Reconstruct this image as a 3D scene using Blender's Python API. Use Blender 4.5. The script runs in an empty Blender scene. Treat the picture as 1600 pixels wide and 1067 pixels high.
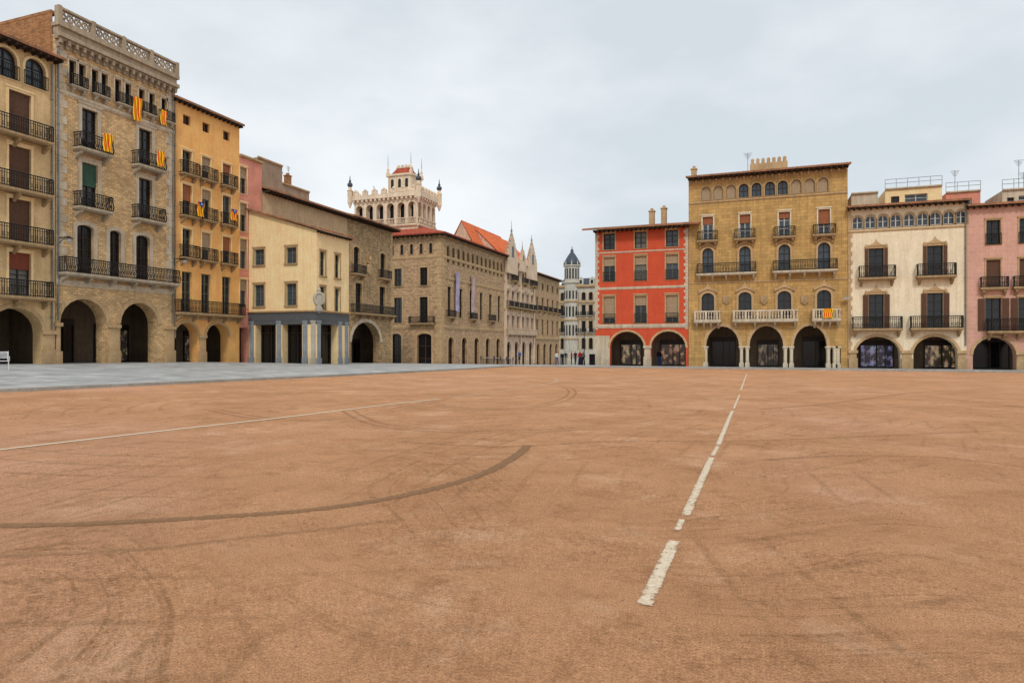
import bpy, bmesh, math, random
from mathutils import Vector, Matrix, geometry
random.seed(7)
R=math.radians; PI=math.pi
SC=bpy.context.scene; C=SC.collection
TH=R(20.25); F=1030.0; HZ=540.0; EYE=1.4
CT,ST=math.cos(TH),math.sin(TH)
# ---------------- terrain ----------------
TS=[-400,0,14,31,51,65,88,149,260,3000]; ZS=[-1.4,-1.4,-1.48,-1.75,-2.0,-2.08,-2.8,-4.7,-7.5,-7.5]
def lerp_tab(xs,ys,x):
    if x<=xs[0]: return ys[0]
    for i in range(len(xs)-1):
        if x<=xs[i+1]:
            k=(x-xs[i])/(xs[i+1]-xs[i]); return ys[i]+k*(ys[i+1]-ys[i])
    return ys[-1]
def sst(a,b,x):
    k=min(1,max(0,(x-a)/(b-a))); return k*k*(3-2*k)
def G(X,Y):
    return EYE+lerp_tab(TS,ZS,Y)+.43*sst(22,43,-X)*(1-sst(40,66,Y))
def ray(px):
    u=(px-800)/F; return (-ST+u*CT, CT+u*ST)
def hitA(px,S): d=ray(px); k=-S/d[0]; return k, k*d[1]
def hitB(px,T): d=ray(px); k=T/d[1]; return k, k*d[0]
def ghit(px,py):
    d=ray(px); k=5
    for _ in range(60):
        z=G(k*d[0],k*d[1]); k2=(EYE-z)*F/(py-HZ); k=.5*k+.5*k2
    return k*d[0],k*d[1]
# ---------------- materials ----------------
def lin(c): c/=255; return c/12.92 if c<=.04045 else ((c+.055)/1.055)**2.4
def rgb(r,g,b,k=1.0): return (min(.9,lin(r)*k),min(.9,lin(g)*k),min(.9,lin(b)*k),1)
def newmat(name):
    m=bpy.data.materials.new(name); m.use_nodes=True
    nt=m.node_tree; b=nt.nodes['Principled BSDF']; return m,nt,b
def N(nt,t,**kw):
    n=nt.nodes.new(t)
    for k,v in kw.items(): setattr(n,k,v)
    return n
def mixc(nt,fac,a,b,mode='MIX'):
    n=N(nt,'ShaderNodeMix',data_type='RGBA',blend_type=mode)
    for s,v in ((0,fac),(6,a),(7,b)):
        if isinstance(v,(int,float,tuple)): n.inputs[s].default_value=v
        else: nt.links.new(v,n.inputs[s])
    return n.outputs[2]
def noise(nt,vec,scale,detail=4,rough=.6):
    n=N(nt,'ShaderNodeTexNoise'); n.inputs['Scale'].default_value=scale; n.inputs['Detail'].default_value=detail; n.inputs['Roughness'].default_value=rough
    if vec is not None: nt.links.new(vec,n.inputs['Vector'])
    return n.outputs['Fac']
def ramp(nt,fac,a,b,ca=(0,0,0,1),cb=(1,1,1,1)):
    n=N(nt,'ShaderNodeValToRGB'); e=n.color_ramp.elements
    e[0].position=a; e[1].position=b; e[0].color=ca; e[1].color=cb
    nt.links.new(fac,n.inputs[0]); return n.outputs[0]
def mathn(nt,op,a,b):
    n=N(nt,'ShaderNodeMath',operation=op)
    for i,v in enumerate((a,b)):
        if isinstance(v,(int,float)): n.inputs[i].default_value=v
        else: nt.links.new(v,n.inputs[i])
    return n.outputs[0]
def scalec(c,k): return (min(1,c[0]*k),min(1,c[1]*k),min(1,c[2]*k),1)
def wallmat(name,base,alt=None,brick=None,mortar=None,contrast=.5,stain=.5,rough=.9,bump=.4,offset=.5):
    m,nt,b=newmat(name); L=nt.links
    tc=N(nt,'ShaderNodeTexCoord'); sep=N(nt,'ShaderNodeSeparateXYZ'); L.new(tc.outputs['Object'],sep.inputs[0])
    sub=N(nt,'ShaderNodeMath',operation='SUBTRACT'); L.new(sep.outputs[0],sub.inputs[0]); L.new(sep.outputs[1],sub.inputs[1])
    cmb=N(nt,'ShaderNodeCombineXYZ'); L.new(sub.outputs[0],cmb.inputs[0]); L.new(sep.outputs[2],cmb.inputs[1])
    alt=alt or scalec(base,.78)
    col=mixc(nt,ramp(nt,noise(nt,tc.outputs['Object'],.9,7,.75),.38,.62),base,alt)
    hgt=noise(nt,tc.outputs['Object'],14,5,.7)
    if brick:
        br=N(nt,'ShaderNodeTexBrick'); br.inputs['Scale'].default_value=1
        br.inputs['Brick Width'].default_value=brick[0]; br.inputs['Row Height'].default_value=brick[1]
        br.inputs['Mortar Size'].default_value=brick[2] if len(brick)>2 else .015
        br.offset=offset
        br.inputs['Color1'].default_value=scalec(base,1+contrast*.45); br.inputs['Color2'].default_value=scalec(base,1-contrast*.6)
        br.inputs['Mortar'].default_value=mortar or scalec(base,.5)
        br.inputs['Bias'].default_value=0
        nz=N(nt,'ShaderNodeTexNoise'); nz.inputs['Scale'].default_value=3; L.new(cmb.outputs[0],nz.inputs['Vector'])
        vm=N(nt,'ShaderNodeVectorMath',operation='MULTIPLY_ADD'); L.new(nz.outputs['Color'],vm.inputs[0]); vm.inputs[1].default_value=(.06,.06,0); L.new(cmb.outputs[0],vm.inputs[2])
        L.new(vm.outputs[0],br.inputs['Vector'])
        col=mixc(nt,.72,col,br.outputs['Color'])
    g=ramp(nt,noise(nt,tc.outputs['Object'],9,6,.75),.32,.68,(.8,.8,.8,1),(1.13,1.13,1.13,1))
    col=mixc(nt,1.0,col,g,'MULTIPLY')
    mp=N(nt,'ShaderNodeMapping'); mp.inputs['Scale'].default_value=(2.6,2.6,.22); L.new(tc.outputs['Object'],mp.inputs[0])
    s=ramp(nt,noise(nt,mp.outputs[0],1.2,5,.7),.42,.72,(1,1,1,1),(1-stain*.55,1-stain*.58,1-stain*.6,1))
    col=mixc(nt,1.0,col,s,'MULTIPLY')
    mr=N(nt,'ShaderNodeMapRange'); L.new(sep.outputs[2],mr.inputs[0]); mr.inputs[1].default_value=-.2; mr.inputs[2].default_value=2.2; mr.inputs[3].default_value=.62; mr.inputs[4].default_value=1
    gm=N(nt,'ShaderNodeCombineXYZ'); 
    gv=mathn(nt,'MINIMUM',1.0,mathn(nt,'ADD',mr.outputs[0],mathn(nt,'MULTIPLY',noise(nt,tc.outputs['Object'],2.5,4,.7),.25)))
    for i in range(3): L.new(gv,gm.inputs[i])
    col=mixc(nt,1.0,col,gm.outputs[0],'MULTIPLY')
    L.new(col,b.inputs['Base Color']); b.inputs['Roughness'].default_value=rough; b.inputs['Specular IOR Level'].default_value=.2
    bp=N(nt,'ShaderNodeBump'); bp.inputs['Strength'].default_value=bump; bp.inputs['Distance'].default_value=.03
    L.new(hgt,bp.inputs['Height'])
    if brick:
        bp2=N(nt,'ShaderNodeBump'); bp2.inputs['Strength'].default_value=.5; bp2.inputs['Distance'].default_value=.02; bp2.invert=True
        L.new(br.outputs['Fac'],bp2.inputs['Height']); L.new(bp.outputs[0],bp2.inputs['Normal']); L.new(bp2.outputs[0],b.inputs['Normal'])
    else: L.new(bp.outputs[0],b.inputs['Normal'])
    return m
def simple(name,c,rough=.6,metal=0,var=.25,emis=0,scale=6,spec=.3):
    m,nt,b=newmat(name); tc=N(nt,'ShaderNodeTexCoord')
    col=mixc(nt,ramp(nt,noise(nt,tc.outputs['Object'],scale,4),.35,.65),c,scalec(c,1-var))
    nt.links.new(col,b.inputs['Base Color']); b.inputs['Roughness'].default_value=rough; b.inputs['Metallic'].default_value=metal; b.inputs['Specular IOR Level'].default_value=spec
    if emis: nt.links.new(col,b.inputs['Emission Color']); b.inputs['Emission Strength'].default_value=emis
    return m
def shopmat(name,c,th=.5,st=1.0,seed=0.0):
    m,nt,b=newmat(name); tc=N(nt,'ShaderNodeTexCoord'); mp=N(nt,'ShaderNodeMapping'); mp.inputs['Location'].default_value=(seed,0,seed*.7); mp.inputs['Scale'].default_value=(1.6,1,1.1); nt.links.new(tc.outputs['Object'],mp.inputs[0]); O=mp.outputs[0]
    k=ramp(nt,noise(nt,O,1.5,2,.5),th-.06,th+.12,(.04,.04,.04,1),(.5,.5,.5,1))
    vo=N(nt,'ShaderNodeTexVoronoi'); vo.inputs['Scale'].default_value=3.6; nt.links.new(O,vo.inputs['Vector'])
    col=mixc(nt,1,c,k,'MULTIPLY'); col=mixc(nt,.35,col,mixc(nt,1,col,vo.outputs['Color'],'MULTIPLY'))
    sp=ramp(nt,vo.outputs['Distance'],.05,.12,(1,1,1,1),(0,0,0,1)); col=mixc(nt,mathn(nt,'MULTIPLY',sp,.5),col,(1,.85,.62,1))
    b.inputs['Base Color'].default_value=(.02,.02,.022,1); b.inputs['Roughness'].default_value=.15
    nt.links.new(col,b.inputs['Emission Color']); b.inputs['Emission Strength'].default_value=st; return m
K=1.13
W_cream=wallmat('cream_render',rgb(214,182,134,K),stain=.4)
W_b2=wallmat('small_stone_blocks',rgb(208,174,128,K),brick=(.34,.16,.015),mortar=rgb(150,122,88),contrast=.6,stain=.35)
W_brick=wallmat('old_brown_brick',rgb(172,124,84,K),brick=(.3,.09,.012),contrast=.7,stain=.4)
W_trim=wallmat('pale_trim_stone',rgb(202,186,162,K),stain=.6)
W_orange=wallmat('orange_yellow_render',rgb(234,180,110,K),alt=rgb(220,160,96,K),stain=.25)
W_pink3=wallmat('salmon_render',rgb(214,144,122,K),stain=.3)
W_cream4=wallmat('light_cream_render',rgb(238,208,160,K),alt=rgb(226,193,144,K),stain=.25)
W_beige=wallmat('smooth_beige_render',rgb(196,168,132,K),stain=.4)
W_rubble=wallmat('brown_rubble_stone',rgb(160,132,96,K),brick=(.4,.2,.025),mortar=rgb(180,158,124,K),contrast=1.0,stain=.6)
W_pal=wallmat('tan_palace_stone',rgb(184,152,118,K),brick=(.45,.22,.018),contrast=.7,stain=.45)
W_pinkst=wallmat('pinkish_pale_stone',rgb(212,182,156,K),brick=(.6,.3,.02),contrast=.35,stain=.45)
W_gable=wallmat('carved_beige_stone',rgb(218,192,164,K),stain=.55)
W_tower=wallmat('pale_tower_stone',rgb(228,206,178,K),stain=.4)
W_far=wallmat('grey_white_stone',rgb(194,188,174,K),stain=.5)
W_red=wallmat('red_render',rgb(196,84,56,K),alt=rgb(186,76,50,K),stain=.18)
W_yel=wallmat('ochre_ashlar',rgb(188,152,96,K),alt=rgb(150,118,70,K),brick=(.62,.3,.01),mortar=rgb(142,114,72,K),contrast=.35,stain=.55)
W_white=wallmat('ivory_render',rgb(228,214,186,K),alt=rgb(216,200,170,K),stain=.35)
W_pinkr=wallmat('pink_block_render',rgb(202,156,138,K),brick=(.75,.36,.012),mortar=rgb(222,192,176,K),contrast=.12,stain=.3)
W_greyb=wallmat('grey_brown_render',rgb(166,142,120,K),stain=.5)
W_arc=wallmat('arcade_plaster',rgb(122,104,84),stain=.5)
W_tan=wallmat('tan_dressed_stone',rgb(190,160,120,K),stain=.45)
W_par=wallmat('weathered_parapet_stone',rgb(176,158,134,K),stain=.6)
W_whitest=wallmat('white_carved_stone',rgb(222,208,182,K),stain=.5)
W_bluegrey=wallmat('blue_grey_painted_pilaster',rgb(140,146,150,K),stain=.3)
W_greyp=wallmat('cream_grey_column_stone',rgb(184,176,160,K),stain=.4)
TILE=wallmat('terracotta_tile',rgb(172,116,84,K),alt=rgb(118,92,70,K),stain=.5)
TILE_R=wallmat('red_glazed_tile',rgb(176,84,62,K),brick=(.25,.3,.03),contrast=.5,stain=.4)
TILE_O=wallmat('orange_glazed_tile',rgb(222,118,74,K),brick=(.25,.3,.03),contrast=.5,stain=.4)
SLATE=simple('blue_black_slate',rgb(72,80,90),.5)
WOOD=simple('dark_eave_wood',rgb(62,47,36),.8)
WOODB=simple('brown_shutter_wood',rgb(98,68,50),.7)
WOODR=simple('red_brown_door_wood',rgb(120,60,38,1.2),.7)
TAUPE=simple('taupe_roller_blind',rgb(164,142,114,1.1),.8)
GREENB=simple('green_roller_blind',rgb(58,88,70),.8)
ORB=simple('orange_brown_blind',rgb(150,94,62,1.1),.8)
FRW=simple('white_window_frame',rgb(205,205,200),.5)
FRD=simple('dark_window_frame',rgb(52,42,36),.5)
FRG=simple('grey_green_window_frame',rgb(110,112,100),.5)
IRON=simple('black_wrought_iron',rgb(42,39,37),.55,.3)
GL=[simple('dark_window_glass',rgb(30,34,38),.12,0,.5,spec=.5,scale=1.5),simple('bluish_window_glass',rgb(66,78,88),.12,0,.5,spec=.5,scale=1.5),simple('curtained_window_glass',rgb(116,114,106),.3,0,.4,spec=.4,scale=1.5)]
DARK=simple('dark_shop_glass',rgb(20,20,22),.15,0,.4,spec=.35,scale=1)
LITW=shopmat('warm_lit_shop_window',(.7,.48,.28,1),.53,.9,seed=0)
LITW2=shopmat('dim_lit_shop_window',(.55,.42,.28,1),.55,.6,seed=3.3)
LITW3=shopmat('red_lit_shop_window',(.8,.42,.26,1),.53,.8,seed=7.1)
LITP=shopmat('violet_lit_shop_window',(.44,.40,.68,1),.52,.9,seed=5)
ZINC=simple('grey_zinc_pipe',rgb(130,128,120),.5,.3)
FASC=simple('dark_fascia_panel',rgb(90,92,94))
# ---------------- mesh builder ----------------
class MB:
    def __init__(s): s.v=[];s.f=[];s.mi=[];s.m=0
    def add(s,vs,fs):
        o=len(s.v); s.v+=[tuple(v) for v in vs]; s.f+=[tuple(i+o for i in f) for f in fs]; s.mi+=[s.m]*len(fs); return s
    def box(s,x0,x1,y0,y1,z0,z1):
        return s.add([(x0,y0,z0),(x1,y0,z0),(x1,y1,z0),(x0,y1,z0),(x0,y0,z1),(x1,y0,z1),(x1,y1,z1),(x0,y1,z1)],
          [(0,3,2,1),(4,5,6,7),(0,1,5,4),(1,2,6,5),(2,3,7,6),(3,0,4,7)])
    def prism(s,poly,y0,y1):
        n=len(poly)
        return s.add([(x,y0,z) for x,z in poly]+[(x,y1,z) for x,z in poly],
          [tuple(range(n)),tuple(range(2*n-1,n-1,-1))]+[((i+1)%n,i,i+n,(i+1)%n+n) for i in range(n)])
    def flat(s,poly,y): return s.add([(x,y,z) for x,z in poly],[tuple(range(len(poly)))])
    def ring(s,o,i,y0,y1):
        n=len(o); vs=[(x,y0,z) for x,z in o]+[(x,y0,z) for x,z in i]+[(x,y1,z) for x,z in o]+[(x,y1,z) for x,z in i]
        fs=[]
        for k in range(n):
            j=(k+1)%n
            fs+=[(k,j,n+j,n+k),(j,k,2*n+k,2*n+j),(n+k,n+j,3*n+j,3*n+k)]
        return s.add(vs,fs)
    def bar(s,p,q,r,n=4,r2=None):
        p=Vector(p);q=Vector(q);d=(q-p).normalized(); r2=r if r2 is None else r2
        a=d.orthogonal().normalized() if abs(d.z)<.9 else Vector((1,0,0)); b=d.cross(a).normalized(); a=b.cross(d)
        vs=[];
        for c,rr in ((p,r),(q,r2)):
            for k in range(n):
                t=2*PI*(k+.5)/n; vs.append(c+(a*math.cos(t)+b*math.sin(t))*rr*(1.414 if n==4 else 1))
        return s.add(vs,[tuple(range(n-1,-1,-1)),tuple(range(n,2*n))]+[(k,(k+1)%n,(k+1)%n+n,k+n) for k in range(n)])
    def lathe(s,cx,cy,prof,n=10):
        vs=[];fs=[]
        for r,z in prof:
            for k in range(n): t=2*PI*k/n; vs.append((cx+r*math.cos(t),cy+r*math.sin(t),z))
        for i in range(len(prof)-1):
            for k in range(n): j=(k+1)%n; fs.append((i*n+k,i*n+j,(i+1)*n+j,(i+1)*n+k))
        fs.append(tuple(range(n-1,-1,-1))); o=(len(prof)-1)*n; fs.append(tuple(range(o,o+n)))
        return s.add(vs,fs)
    def build(s,name,mats,parent=None,loc=(0,0,0),rz=0,smooth=False):
        me=bpy.data.meshes.new(name); me.from_pydata(s.v,[],s.f)
        if not isinstance(mats,(list,tuple)): mats=[mats]
        for m in mats: me.materials.append(m)
        me.polygons.foreach_set('material_index',s.mi)
        if smooth: me.polygons.foreach_set('use_smooth',[True]*len(s.f))
        me.update(); o=bpy.data.objects.new(name,me); C.objects.link(o); o.parent=parent; o.location=loc; o.rotation_euler=(0,0,rz)
        return o
def tag(o,label,cat,group=None):
    o['label']=label;o['category']=cat
    if group: o['group']=group
    return o
def thing(name,label,cat,loc,rz=0,group=None):
    o=bpy.data.objects.new(name,None); o.empty_display_size=.3; C.objects.link(o); o.location=loc; o.rotation_euler=(0,0,rz)
    return tag(o,label,cat,group)
def dup(root,loc,rz,label):
    r=root.copy(); C.objects.link(r); r.location=loc; r.rotation_euler=(0,0,rz); r['label']=label
    for ch in list(root.children):
        c=ch.copy(); C.objects.link(c); c.parent=r
    return r
def shape(w,z0,z1,kind='rect',rise=None,n=10):
    h=w/2
    if kind=='rect': return [(-h,z0),(h,z0),(h,z1),(-h,z1)]
    r=h if rise is None else rise
    zs=z1-r; pts=[(-h,z0),(h,z0)]
    for k in range(n+1):
        t=PI*k/n; x=h*math.cos(t); y=math.sin(t)
        pts.append((x,zs+r*y))
    return pts
def inpoly(x,y,p):
    c=False;n=len(p)
    for i in range(n):
        x1,y1=p[i];x2,y2=p[i-1]
        if (y1>y)!=(y2>y) and x<(x2-x1)*(y-y1)/(y2-y1)+x1: c=not c
    return c
BOT=-.8
class Panel:
    def __init__(s,b,kind,val,a0,ox,oy,ang,W):
        s.b=b;s.kind=kind;s.val=val;s.a0=a0;s.ox=ox;s.oy=oy;s.ang=ang;s.W=W;s.holes=[];s.top=None
    def hit(s,px): return hitA(px,s.val) if s.kind=='A' else hitB(px,s.val)
    def a(s,px): return s.hit(px)[1]-s.a0
    def z(s,px,py): return EYE+(HZ-py)/F*s.hit(px)[0]-s.b.zb
    def pt(s,a,y,z):
        ca,sa=math.cos(s.ang),math.sin(s.ang); return (s.ox+a*ca-y*sa, s.oy+a*sa+y*ca, z)
    def world(s,a,y,z): return s.b.root.matrix_basis @ Vector(s.pt(a,y,z))
    def wrot(s): return s.b.root.rotation_euler.z+s.ang
    def part(s,mb,name,mat,a=0,y=0,z=0,parent=None,smooth=False):
        return mb.build(name,mat,s.b.root,s.pt(a,y,z),s.ang,smooth)
    def cut(s,xc,w,z0,z1,kind='rect',rec=.3,rise=None):
        s.holes.append(([(x+xc,z) for x,z in shape(w,z0,z1,kind,rise)],rec))
    def wallgeo(s,mb,H):
        top=s.top or [(0,H),(s.W,H)]
        outer=[(0,BOT),(s.W,BOT)]+list(reversed(top))
        vs=[];es=[]
        def addp(p):
            o=len(vs); vs.extend([Vector(q) for q in p]); es.extend([(o+i,o+(i+1)%len(p)) for i in range(len(p))])
        addp(outer)
        for h,r in s.holes: addp(h)
        ov,oe,of,_,_,_=geometry.delaunay_2d_cdt(vs,es,[],0,1e-5)
        keep=[]
        for f in of:
            cx=sum(ov[i].x for i in f)/3; cy=sum(ov[i].y for i in f)/3
            if not inpoly(cx,cy,outer): continue
            if any(inpoly(cx,cy,h) for h,r in s.holes): continue
            keep.append(tuple(f))
        mb.add([s.pt(v.x,0,v.y) for v in ov],keep)
        for h,r in s.holes:
            n=len(h)
            for i in range(n):
                p,q=h[i],h[(i+1)%n]
                if p[1]<=BOT+.01 and q[1]<=BOT+.01: continue
                mb.add([s.pt(p[0],0,p[1]),s.pt(q[0],0,q[1]),s.pt(q[0],r,q[1]),s.pt(p[0],r,p[1])],[(0,1,2,3)])
    def band(s,z0,z1,proj,mat,x0=0,x1=None,name='string_course'):
        x1=s.W if x1 is None else x1
        mb=MB(); mb.box(x0,x1,-proj,.01,z0,z1); mb.box(x0,x1,-proj*.6,.01,z0-(z1-z0)*.5,z0+.004)
        return s.part(mb,name,mat)
    def quoins(s,mat,z0,z1,side='both',w=.5,h=.4,proj=.05):
        for sd in ('left','right'):
            if side not in ('both',sd): continue
            mb=MB(); k=0; z=z0
            x=lambda a,c:(a,c) if sd=='left' else (s.W-c,s.W-a)
            a,c=x(.003,w*.6); mb.box(a,c,-.015,.01,z0,z1)
            while z<z1-.05:
                ww=w if k%2 else w*.65; zt=min(z+h-.03,z1); a,c=x(.004,ww); mb.box(a,c,-proj,.009,z,zt)
                z+=h;k+=1
            s.part(mb,'quoins',mat)
    def dentils(s,z0,z1,proj,mat,sp=.5,w=.16,name='cornice_brackets'):
        mb=MB(); n=max(2,int(s.W/sp)); mb.box(0,s.W,-.04,.01,z0+(z1-z0)*.2,z1+.003)
        for i in range(n+1):
            x=.12+(s.W-.24)*i/n; mb.box(x-w/2,x+w/2,-proj,.009,z0+(z1-z0)*.4,z1); mb.box(x-w/2+.01,x+w/2-.01,-proj*.5,.009,z0,z0+(z1-z0)*.4+.003)
        return s.part(mb,name,mat)
    def window(s,xc,w,z0,z1,kind='rect',fr=FRD,gl=None,rec=.28,sur=None,sk=.16,mun=2,blind=None,bf=0,rise=None,name='window',sill=None,crest=None,shut=None,sproj=.05,leaves=2,sf=.3):
        s.cut(xc,w,z0,z1,kind,rec,rise)
        h=z1-z0; poly=shape(w,0,h,kind,rise); k=.07
        inn=shape(w-2*k,k,h-k,kind,None if rise is None else rise*.9)
        mb=MB(); mb.ring(poly,inn,rec-.09,rec-.005)
        for i in range(1,leaves): x=-w/2+w*i/leaves; mb.box(x-.04,x+.04,rec-.075,rec-.004,k,h-k*1.05)
        for i in range(1,mun+1):
            zz=h*i/(mun+1)
            if kind!='rect' and zz>h-w*.35: continue
            mb.box(-w/2+k,w/2-k,rec-.06,rec-.006,zz-.022,zz+.022)
        o=s.part(mb,name,fr,xc,0,z0)
        g=gl if gl is not None else random.choice([0,0,0,1,1,2])
        MB().flat(poly,rec).build('pane',GL[g] if isinstance(g,int) else g,o)
        if blind:
            b=MB(); hb=h*bf; n=max(3,int(hb/.09))
            if kind!='rect':
                b.prism([(x,z) for x,z in shape(w-.04,h-hb,h-.02,kind,None if rise is None else rise)] if hb>w/2 else shape(w-.04,h-hb,h-.02,'rect'),rec-.13,rec-.1)
            else:
                for i in range(n):
                    a=h-.01-hb*(i+1)/n; b.box(-w/2+.01,w/2-.01,rec-.15,rec-.11,a+.008,a+hb/n)
                b.box(-w/2+.02,w/2-.02,rec-.125,rec-.1,h-hb,h-.01)
            b.build('roller_blind',blind,o)
        if sur:
            m2=MB(); m2.ring(shape(w+2*sk,-sk*.6,h+sk,kind,None if rise is None else rise+sk*.5),poly,-sproj,.02)
            if kind=='rect': m2.box(-w/2-sk*1.3,w/2+sk*1.3,-sproj*2.2,.01,h+sk-.003,h+sk+.1)
            if crest:
                H1=h+sk+.004; cw=w/2+sk
                m2.prism([(-cw*1.15,H1-.25),(-cw*.7,H1+crest*.12),(-cw*.35,H1+crest*.35),(-cw*.12,H1+crest*.6),(0,H1+crest),(cw*.12,H1+crest*.6),(cw*.35,H1+crest*.35),(cw*.7,H1+crest*.12),(cw*1.15,H1-.25),(cw*.6,H1-.05),(0,H1+.12),(-cw*.6,H1-.05)][::-1],-sproj*1.7,.01)
                for q in(-1,1): m2.lathe(q*cw*.98,-.06,[(.02,H1-.3),(.11,H1-.2),(.13,H1-.05),(.05,H1+.08),(.02,H1+.18)],6)
            m2.build('surround',sur,o)
        if sill: MB().box(-w/2-.15,w/2+.15,-.14,.02,-.13,-.005).build('sill',sill,o)
        if shut:
            for q in(-1,1):
                b=MB(); x0=q*(w/2+.03); x1=q*(w/2+.03+w*sf); a,c=min(x0,x1),max(x0,x1)
                b.box(a,c,-.09,-.053,.02,h-.02)
                n=int(h/.14)
                for i in range(n): b.box(a+.04,c-.04,-.105,-.088,.06+i*(h-.1)/n,.06+(i+.55)*(h-.1)/n)
                b.build('shutter',shut,o)
        return o
    def balcony(s,xc,w,z,depth=.7,slab=W_trim,rail=IRON,hr=1.0,kind='iron',nb=2,th=.16,sp=.14,bul=0):
        mb=MB(); h=w/2
        mb.box(-h,h,-depth,.01,-th,0); mb.box(-h+.06,h-.06,-depth+.07,.009,-th-.08,-th+.003)
        for i in range(nb):
            x=(-h+.25+(w-.5)*i/(nb-1)) if nb>1 else 0
            mb.add([(x-.09,.01,-th-.078),(x+.09,.01,-th-.078),(x+.09,-depth*.8,-th-.078),(x-.09,-depth*.8,-th-.078),(x-.09,.01,-th-.6),(x+.09,.01,-th-.6),(x+.09,-depth*.25,-th-.45),(x-.09,-depth*.25,-th-.45),(x-.09,-depth*.75,-th-.22),(x+.09,-depth*.75,-th-.22)],
              [(0,1,2,3),(4,7,6,5),(3,2,9,8),(8,9,6,7),(0,3,8,7,4),(1,5,6,9,2)])
        o=s.part(mb,'balcony',slab,xc,0,z)
        m=MB(); d=depth-.06; g=h-.06
        if kind=='iron':
            r=.017
            for zz,rr in((hr,.026),(.07,.02),(hr*.82,.014)):
                m.bar((-g,-d,zz),(g,-d,zz),rr); m.bar((-g,-d,zz),(-g,0,zz),rr); m.bar((g,-d,zz),(g,0,zz),rr)
            n=max(4,int(2*g/sp))
            for i in range(n+1):
                x=-g+2*g*i/n; rr=.03 if i in(0,n) else r
                if bul: 
                    m.bar((x,-d,0),(x,-d-bul,.3),rr); m.bar((x,-d-bul,.3),(x,-d,.62),rr); m.bar((x,-d,.62),(x,-d,hr),rr)
                else: m.bar((x,-d,0),(x,-d,hr),rr)
                if i<n and i%2==0:
                    xm=x+g/n; m.ring([(xm+.07*math.cos(t*PI/3),.35+.12*math.sin(t*PI/3)) for t in range(6)],[(xm+.045*math.cos(t*PI/3),.35+.09*math.sin(t*PI/3)) for t in range(6)],-d-.012,-d+.012)
            for q in(-g,g):
                for i in range(1,max(2,int(d/sp))): yy=-d*i/max(2,int(d/sp)); m.bar((q,yy,0),(q,yy,hr),r)
            m.build('railing',rail,o)
        else:
            m.box(-h+.02,h-.02,-depth+.02,-depth+.22,hr-.12,hr); m.box(-h+.02,-h+.2,-depth+.22,0,hr-.12,hr-.002); m.box(h-.2,h-.02,-depth+.22,0,hr-.12,hr-.002)
            m.box(-h+.02,h-.02,-depth+.02,-depth+.22,0.002,.1)
            n=max(3,int(w/.26))
            for i in range(n+1):
                x=-h+.12+(w-.24)*i/n
                if i%4==0: m.box(x-.09,x+.09,-depth+.03,-depth+.21,.09,hr-.115)
                else: m.lathe(x,-depth+.12,[(.05,.09),(.085,.28),(.04,.5),(.07,.62),(.05,hr-.115)],6)
            m.build('balustrade',rail,o)
        return o
    def archring(s,xc,w,ztop,mat,k=.3,kind='arch',proj=.06,z0=None,rise=None,name='arch_surround'):
        zs=ztop-(w/2 if rise is None else rise)
        o=shape(w+2*k,zs,ztop+k,kind,(w/2+k) if rise is None else rise+k)[2:]; i=shape(w,zs,ztop,kind,rise)[2:]
        mb=MB(); n=len(o)
        vs=[(x,-proj,z) for x,z in o]+[(x,-proj,z) for x,z in i]+[(x,.02,z) for x,z in o]+[(x,.02,z) for x,z in i]; fs=[]
        for q in range(n-1): fs+=[(q,q+1,n+q+1,n+q),(q+1,q,2*n+q,2*n+q+1),(n+q,n+q+1,3*n+q+1,3*n+q)]
        fs+=[(0,n,3*n,2*n),(n-1,2*n-1,4*n-1,3*n-1)]
        mb.add(vs,fs); return s.part(mb,name,mat,xc)
    def pier(s,xc,w,z1,mat,proj=.08,name='pier'):
        mb=MB(); mb.box(-w/2,w/2,-proj,.02,.89,z1-.24); mb.box(-w/2-.08,w/2+.08,-proj-.1,.03,BOT,.9)
        mb.box(-w/2-.1,w/2+.1,-proj-.12,.03,z1-.248,z1); return s.part(mb,name,mat,xc)
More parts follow.
